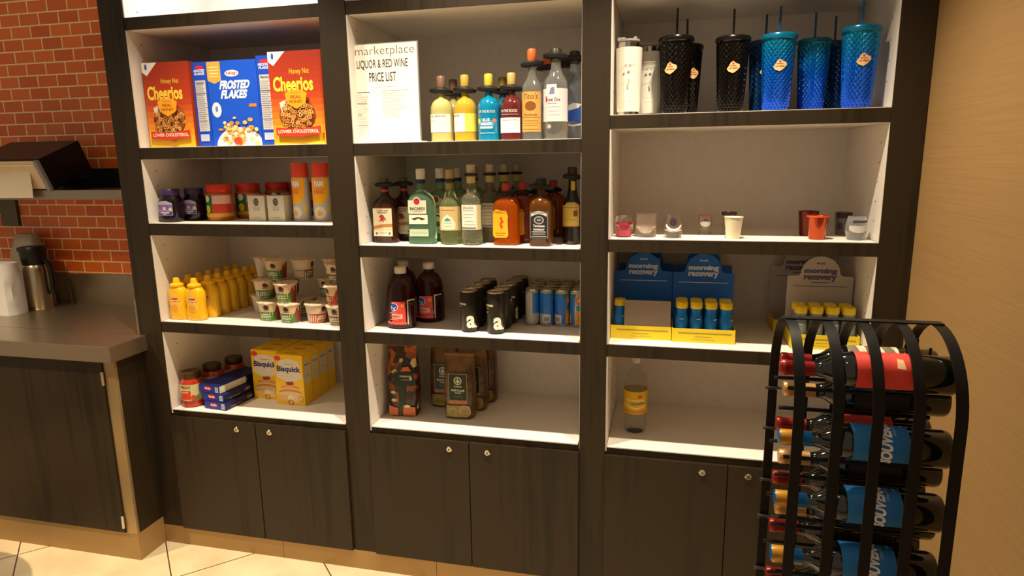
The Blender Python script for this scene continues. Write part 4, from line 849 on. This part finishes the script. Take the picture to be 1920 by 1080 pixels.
# ---- small bottle displays
def small_bottle(x, y, z, blue=True, rz=0, label='', group=None):
    u = thing('drink_bottle', label, 'bottle', (x, y, z), rz, group); c = (10, 112, 190) if blue else (120, 130, 122)
    g = G(); g.lathe([(.018, 0), (.020, .003), (.0205, .03), (.0205, .062), (.0175, .074), (.0150, .082), (.0165, .092), (.0165, .098)], mat(c, .35), 24); g.obj('bottle_body', u)
    g = G(); g.lathe([(.0172, .0975), (.0178, .099), (.0178, .114), (.0165, .117), (0, .117)], mat((232, 200, 24), .4), 24, c1=False); g.obj('cap', u)
    art('label', [R(-.014, .020, .014, .030, (220, 226, 236)), R(-.012, .034, .010, .038, (200, 214, 232)), R(-.006, .066, .006, .068, (200, 214, 232))], cyl(.0207), u); return u
def display(label, x, y, blue, bottles, rz=0, empty=False):
    u = thing('display_carton', label, 'display box', (x, y, ZL3), rz); a = .112
    BC = (22, 100, 196) if blue else (176, 168, 160); tx = (196, 212, 236) if blue else (84, 80, 110)
    bm_ = mat(BC, .5)
    n = 22; out = [(-a, 0), (a, 0), (a, .238), (.074, .240)] + [(.066 * math.cos(t), .250 + .062 * math.sin(t)) for t in [PI * i / n for i in range(n + 1)]] + [(-.074, .240), (-a, .238)]
    m = len(out); vs = [(p, .142, q) for p, q in out] + [(p, .145, q) for p, q in out]
    fs = [list(range(m)), list(range(m, 2 * m))[::-1]] + [[i, m + i, m + (i + 1) % m, (i + 1) % m][::-1] for i in range(m)]
    G().add(vs, fs, bm_).obj('back_card', u, False)
    g = G(); yl = mat((226, 196, 30), .5)
    g.box(-a, a, 0, .003, 0, .052, yl); g.box(-a, -a + .003, .003, .142, 0, .052, yl); g.box(a - .003, a, .003, .142, 0, .052, yl); g.box(-a, a, .003, .142, 0, .003, yl); g.obj('tray', u, False)
    sh = [T('MORE', 0, .286, .030, .007, tx, .03), T('morning', 0, .256, .112, .024, tx, .06), T('recovery', 0, .230, .112, .024, tx, .06), R(-.092, .200, .092, .2025, tx)]
    sh += [R(-.03, .214, .03, .217, tx)] if not blue else []
    art('printed_text', sh, plane(.142), u)
    art('tray_print', [R(-.09, .034, .10, .038, (150, 140, 60)), R(-.03, .022, .03, .024, (150, 140, 60)), R(-.04, .012, .04, .0135, (150, 140, 60))], plane(0), u)
    if empty:
        g = G(); g.box(-.062, a - .004, .004, .006, .052, .150, mat((150, 134, 118), .8)); g.obj('inner_card', u, False)
    return u
display('blue display carton with a yellow tray at the left end, almost empty', 2.0625, .085, True, 1, 0, True)
display('blue display carton with a yellow tray holding four blue bottles in front', 2.289, .075, True, 8)
display('grey display carton with a yellow tray of green bottles, behind the wine rack', 2.700, .065, False, 8)
ZT = ZL3 + .0035
sb0 = small_bottle(1.982, .118, ZT, True, .6, 'single small blue bottle with yellow cap at the left of the empty carton', 'small blue drink bottles')
sb0.scale = (1.24,) * 3
word = ['first', 'second', 'third', 'fourth']
for k in range(4):
    for r_ in range(2):
        dup(sb0, (2.2105 + .0525 * k, .110 + .053 * r_, ZT), .3 * k, 'small blue bottle, %s from the left in the %s row of its carton' % (word[k], ('front', 'back')[r_]), 'small blue drink bottles')
sb1 = small_bottle(2.621, .100, ZT, False, 0, 'small grey-green bottle, first from the left in the front row of its carton', 'small grey-green drink bottles')
sb1.scale = (1.24,) * 3
for k, r_ in ((1, 0), (2, 0), (3, 0), (0, 1), (1, 1), (2, 1), (3, 1)):
    dup(sb1, (2.621 + .0525 * k, .100 + .053 * r_, ZT), .2 * k, 'small grey-green bottle, %s from the left in the %s row of its carton' % (word[k], ('front', 'back')[r_]), 'small grey-green drink bottles')
display('grey display carton set further back, behind the front grey carton', 2.672, .275, False, 0)
display('blue display carton in shadow behind the left blue carton', 2.070, .262, True, 0)
display('blue display carton in shadow behind the carton of four blue bottles', 2.298, .262, True, 0)

# ---- tonic bottle
CB = mat((228, 228, 222), .05, 0, .92, 1.04)
u = thing('tonic_water_bottle', 'clear plastic bottle with a yellow label alone on the bottom right shelf', 'bottle', (2.046, .175, 0))
g = G(); g.lathe([(.030, 0), (.040, .006), (.045, .03), (.046, .10), (.0455, .175), (.044, .20), (.034, .24), (.020, .265), (.014, .280), (.014, .288)], CB, 32); g.obj('bottle_body', u)
g = G(); g.lathe([(.0155, .286), (.016, .288), (.016, .303), (.014, .306), (0, .306)], mat((206, 200, 186), .4), 24, c1=False); g.obj('cap', u)
g = G(); g.lathe([(.0464, .085), (.0468, .087), (.0465, .176), (.0462, .178)], mat((224, 178, 16), .4), 40, c0=False, c1=False); g.obj('label_sleeve', u)
art('label', [T('Schweppes', 0, .142, .080, .018, (246, 226, 130), .03, .2), P([(-.05, .125), (0, .112), (.05, .122), (.05, .118), (0, .108), (-.05, .121)], (246, 236, 190)), R(-.05, .088, .05, .100, (212, 140, 20)), E(.02, .158, .010, .006, (206, 80, 50), 10), P([(-.02, .13), (.03, .135), (.04, .128), (-.01, .122)], (150, 130, 40))], cyl(.0470), u)

# ================================================================ WINE RACK
u = thing('wine_rack', 'black metal arched wine rack full of bottles in front of the right shelves', 'wine rack', (2.53, -.95, FL))
hx = [2.396, 2.463, 2.530, 2.597, 2.664]
def hoop(x):
    pts = []; zs = .60; ry, rz = .150, .155
    pts.append((-.158, FL)); pts.append((-.156, 0)); pts.append((-.152, .35))
    for i in range(25):
        t = PI - PI * i / 24; pts.append((ry * math.cos(t), zs + rz * math.sin(t)))
    pts += [(.152, .35), (.156, 0), (.158, FL)]
    vs = []; n = len(pts); th = .0035; hw = .0098
    for i, (y, z) in enumerate(pts):
        a = Vector(pts[max(i - 1, 0)]); b3 = Vector(pts[min(i + 1, n - 1)]); d = (b3 - a).normalized(); nn = Vector((-d.y, d.x))
        for sx, so in ((-hw, 0), (hw, 0), (hw, -th), (-hw, -th)): vs.append((x + sx, y + nn.x * so, z - FL + nn.y * so))
    fs = []
    for i in range(n - 1):
        for q in range(4): fs.append([i * 4 + q, i * 4 + (q + 1) % 4, (i + 1) * 4 + (q + 1) % 4, (i + 1) * 4 + q])
    fs += [[0, 1, 2, 3][::-1], [(n - 1) * 4 + q for q in range(4)]]
    G().add(vs, fs, IRON).obj('hoop', u)
for x in hx: hoop(x - 2.53)
g = G(); g.box(-.146, .142, -.011, .011, .7545 - FL, .7575 - FL, IRON); g.obj('top_rail', u, False)
ROD = mat((92, 92, 88), .3, .8)
for z in (.554, .455, .324, .229, .089, -.05, -.19, -.35, -.52):
    G().tube((-.150, .145, z - FL), (.140, .145, z - FL), .0042, ROD, 8).obj('cross_rod', u)
for y, zs in ((-.07, (.672, .526, .393, .268)), (.09, (.640, .490, .360, .240, .115)), (.01, (.600, .448, .330, .213, .110))):
    for z in zs: G().tube((-.142, y, z - .0425 - FL), (.142, y, z - .0425 - FL), .0042, IRON, 8).obj('cross_rod', u)
for y in (.09, .02): g = G(); g.tube((.134, y, .10 - FL), (.134, y, .70 - FL), .0028, IRON, 8); g.obj('brace', u)
GB = mat((12, 16, 10), .06, 0, 0, 1.5, .6, coat=.5)
def wine(label, x, y, z, foil, lab, group='wine bottles in the rack', roll=.75, tip2=None):
    o = bpy.data.objects.new('wine_bottle', None); COL.objects.link(o); o.location = (x, y, z); o.rotation_euler = (0, -PI / 2, 0); o['label'] = label; o['category'] = 'bottle'; o['group'] = group
    g = G(); g.lathe([(.0, .012), (.022, .004), (.034, 0), (.0365, .004), (.0370, .012), (.0370, .175), (.0350, .192), (.0270, .208), (.0170, .222), (.0140, .236), (.0138, .288), (.0150, .290), (.0150, .298), (.012, .300)], GB, 32, c0=False); g.obj('bottle_body', o)
    g = G(); g.lathe([(.0146, .240), (.0147, .286), (.0158, .289), (.0158, .299), (.0140, .3015), (0, .302)], mat(foil, .28, .55), 28, c0=False, c1=False); g.obj('foil_capsule', o)
    if tip2: g = G(); g.lathe([(.0160, .2995), (.0162, .270), (.0152, .268)], mat(tip2, .28, .55), 28, c0=False, c1=False); g.obj('foil_band', o)
    if lab == 'red': s = [R(-.052, .060, .052, .158, (226, 70, 56)), P([(-.01, .075), (.01, .078), (.012, .088), (-.008, .090)], (244, 200, 150)), P([(.022, .11), (.028, .12), (.024, .14), (.018, .12)], (110, 50, 40))]
    elif lab == 'blue': s = [R(-.052, .060, .052, .105, (30, 108, 176)), R(-.052, .105, .052, .158, (38, 122, 190)), T('SOUVERAIN', .004, .101, .112, .022, (240, 240, 236), .05, .2), T('merlot', .02, .086, .03, .008, (150, 190, 220), 0, .2), R(.03, .068, .042, .070, (240, 236, 220))]
    elif lab == 'cream': s = [R(-.052, .060, .052, .158, (222, 212, 182)), R(-.052, .098, .052, .122, (120, 92, 56)), R(-.01, .07, .0, .15, (238, 232, 214))]
    elif lab == 'darkred': s = [R(-.052, .060, .052, .158, (120, 30, 20)), R(.030, .060, .036, .158, (206, 60, 40))]
    else: s = [R(-.052, .060, .052, .158, (34, 16, 14)), R(.030, .065, .034, .12, (170, 150, 110))]
    G_ = art('label', s, (lambda u_, v_, o_: cyl(.0373, roll)[0](u_, v_ + .014, o_), .0082), o); return o
RED = (150, 40, 34); TAN = (206, 158, 96); GOLD = (220, 160, 60); BLU = (30, 110, 180)
wine('wine bottle with a bright red label at the top front of the rack', 2.672, -1.02, .672, RED, 'red')
for z, t in ((.526, 'front of the rack, just below the red one'), (.393, 'front of the rack, middle one of the blue labels'), (.268, 'front of the rack, lowest of the blue labels')):
    wine('blue-labelled wine bottle, ' + t, 2.678, -1.02, z, BLU, 'blue', tip2=GOLD)
wine('wine bottle with a cream label at the top back of the rack', 2.70, -.86, .640, RED, 'cream', roll=1.0)
wine('wine bottle with a red label at the back, just above the top blue label', 2.70, -.86, .490, RED, 'red', roll=.95)
wine('wine bottle with a dark red label at the back between the upper blue labels', 2.70, -.86, .360, RED, 'darkred')
wine('wine bottle with a dark label and red foil, behind the lower blue labels', 2.70, -.86, .240, RED, 'dark')
wine('wine bottle with red foil, lowest visible at the back of the rack', 2.70, -.86, .115, RED, 'dark')
for z, t in ((.600, 'top'), (.448, 'second'), (.330, 'third'), (.213, 'fourth'), (.110, 'lowest')):
    wine('wine bottle with tan foil in the middle file, %s one' % t, 2.695, -.940, z, TAN, 'dark')
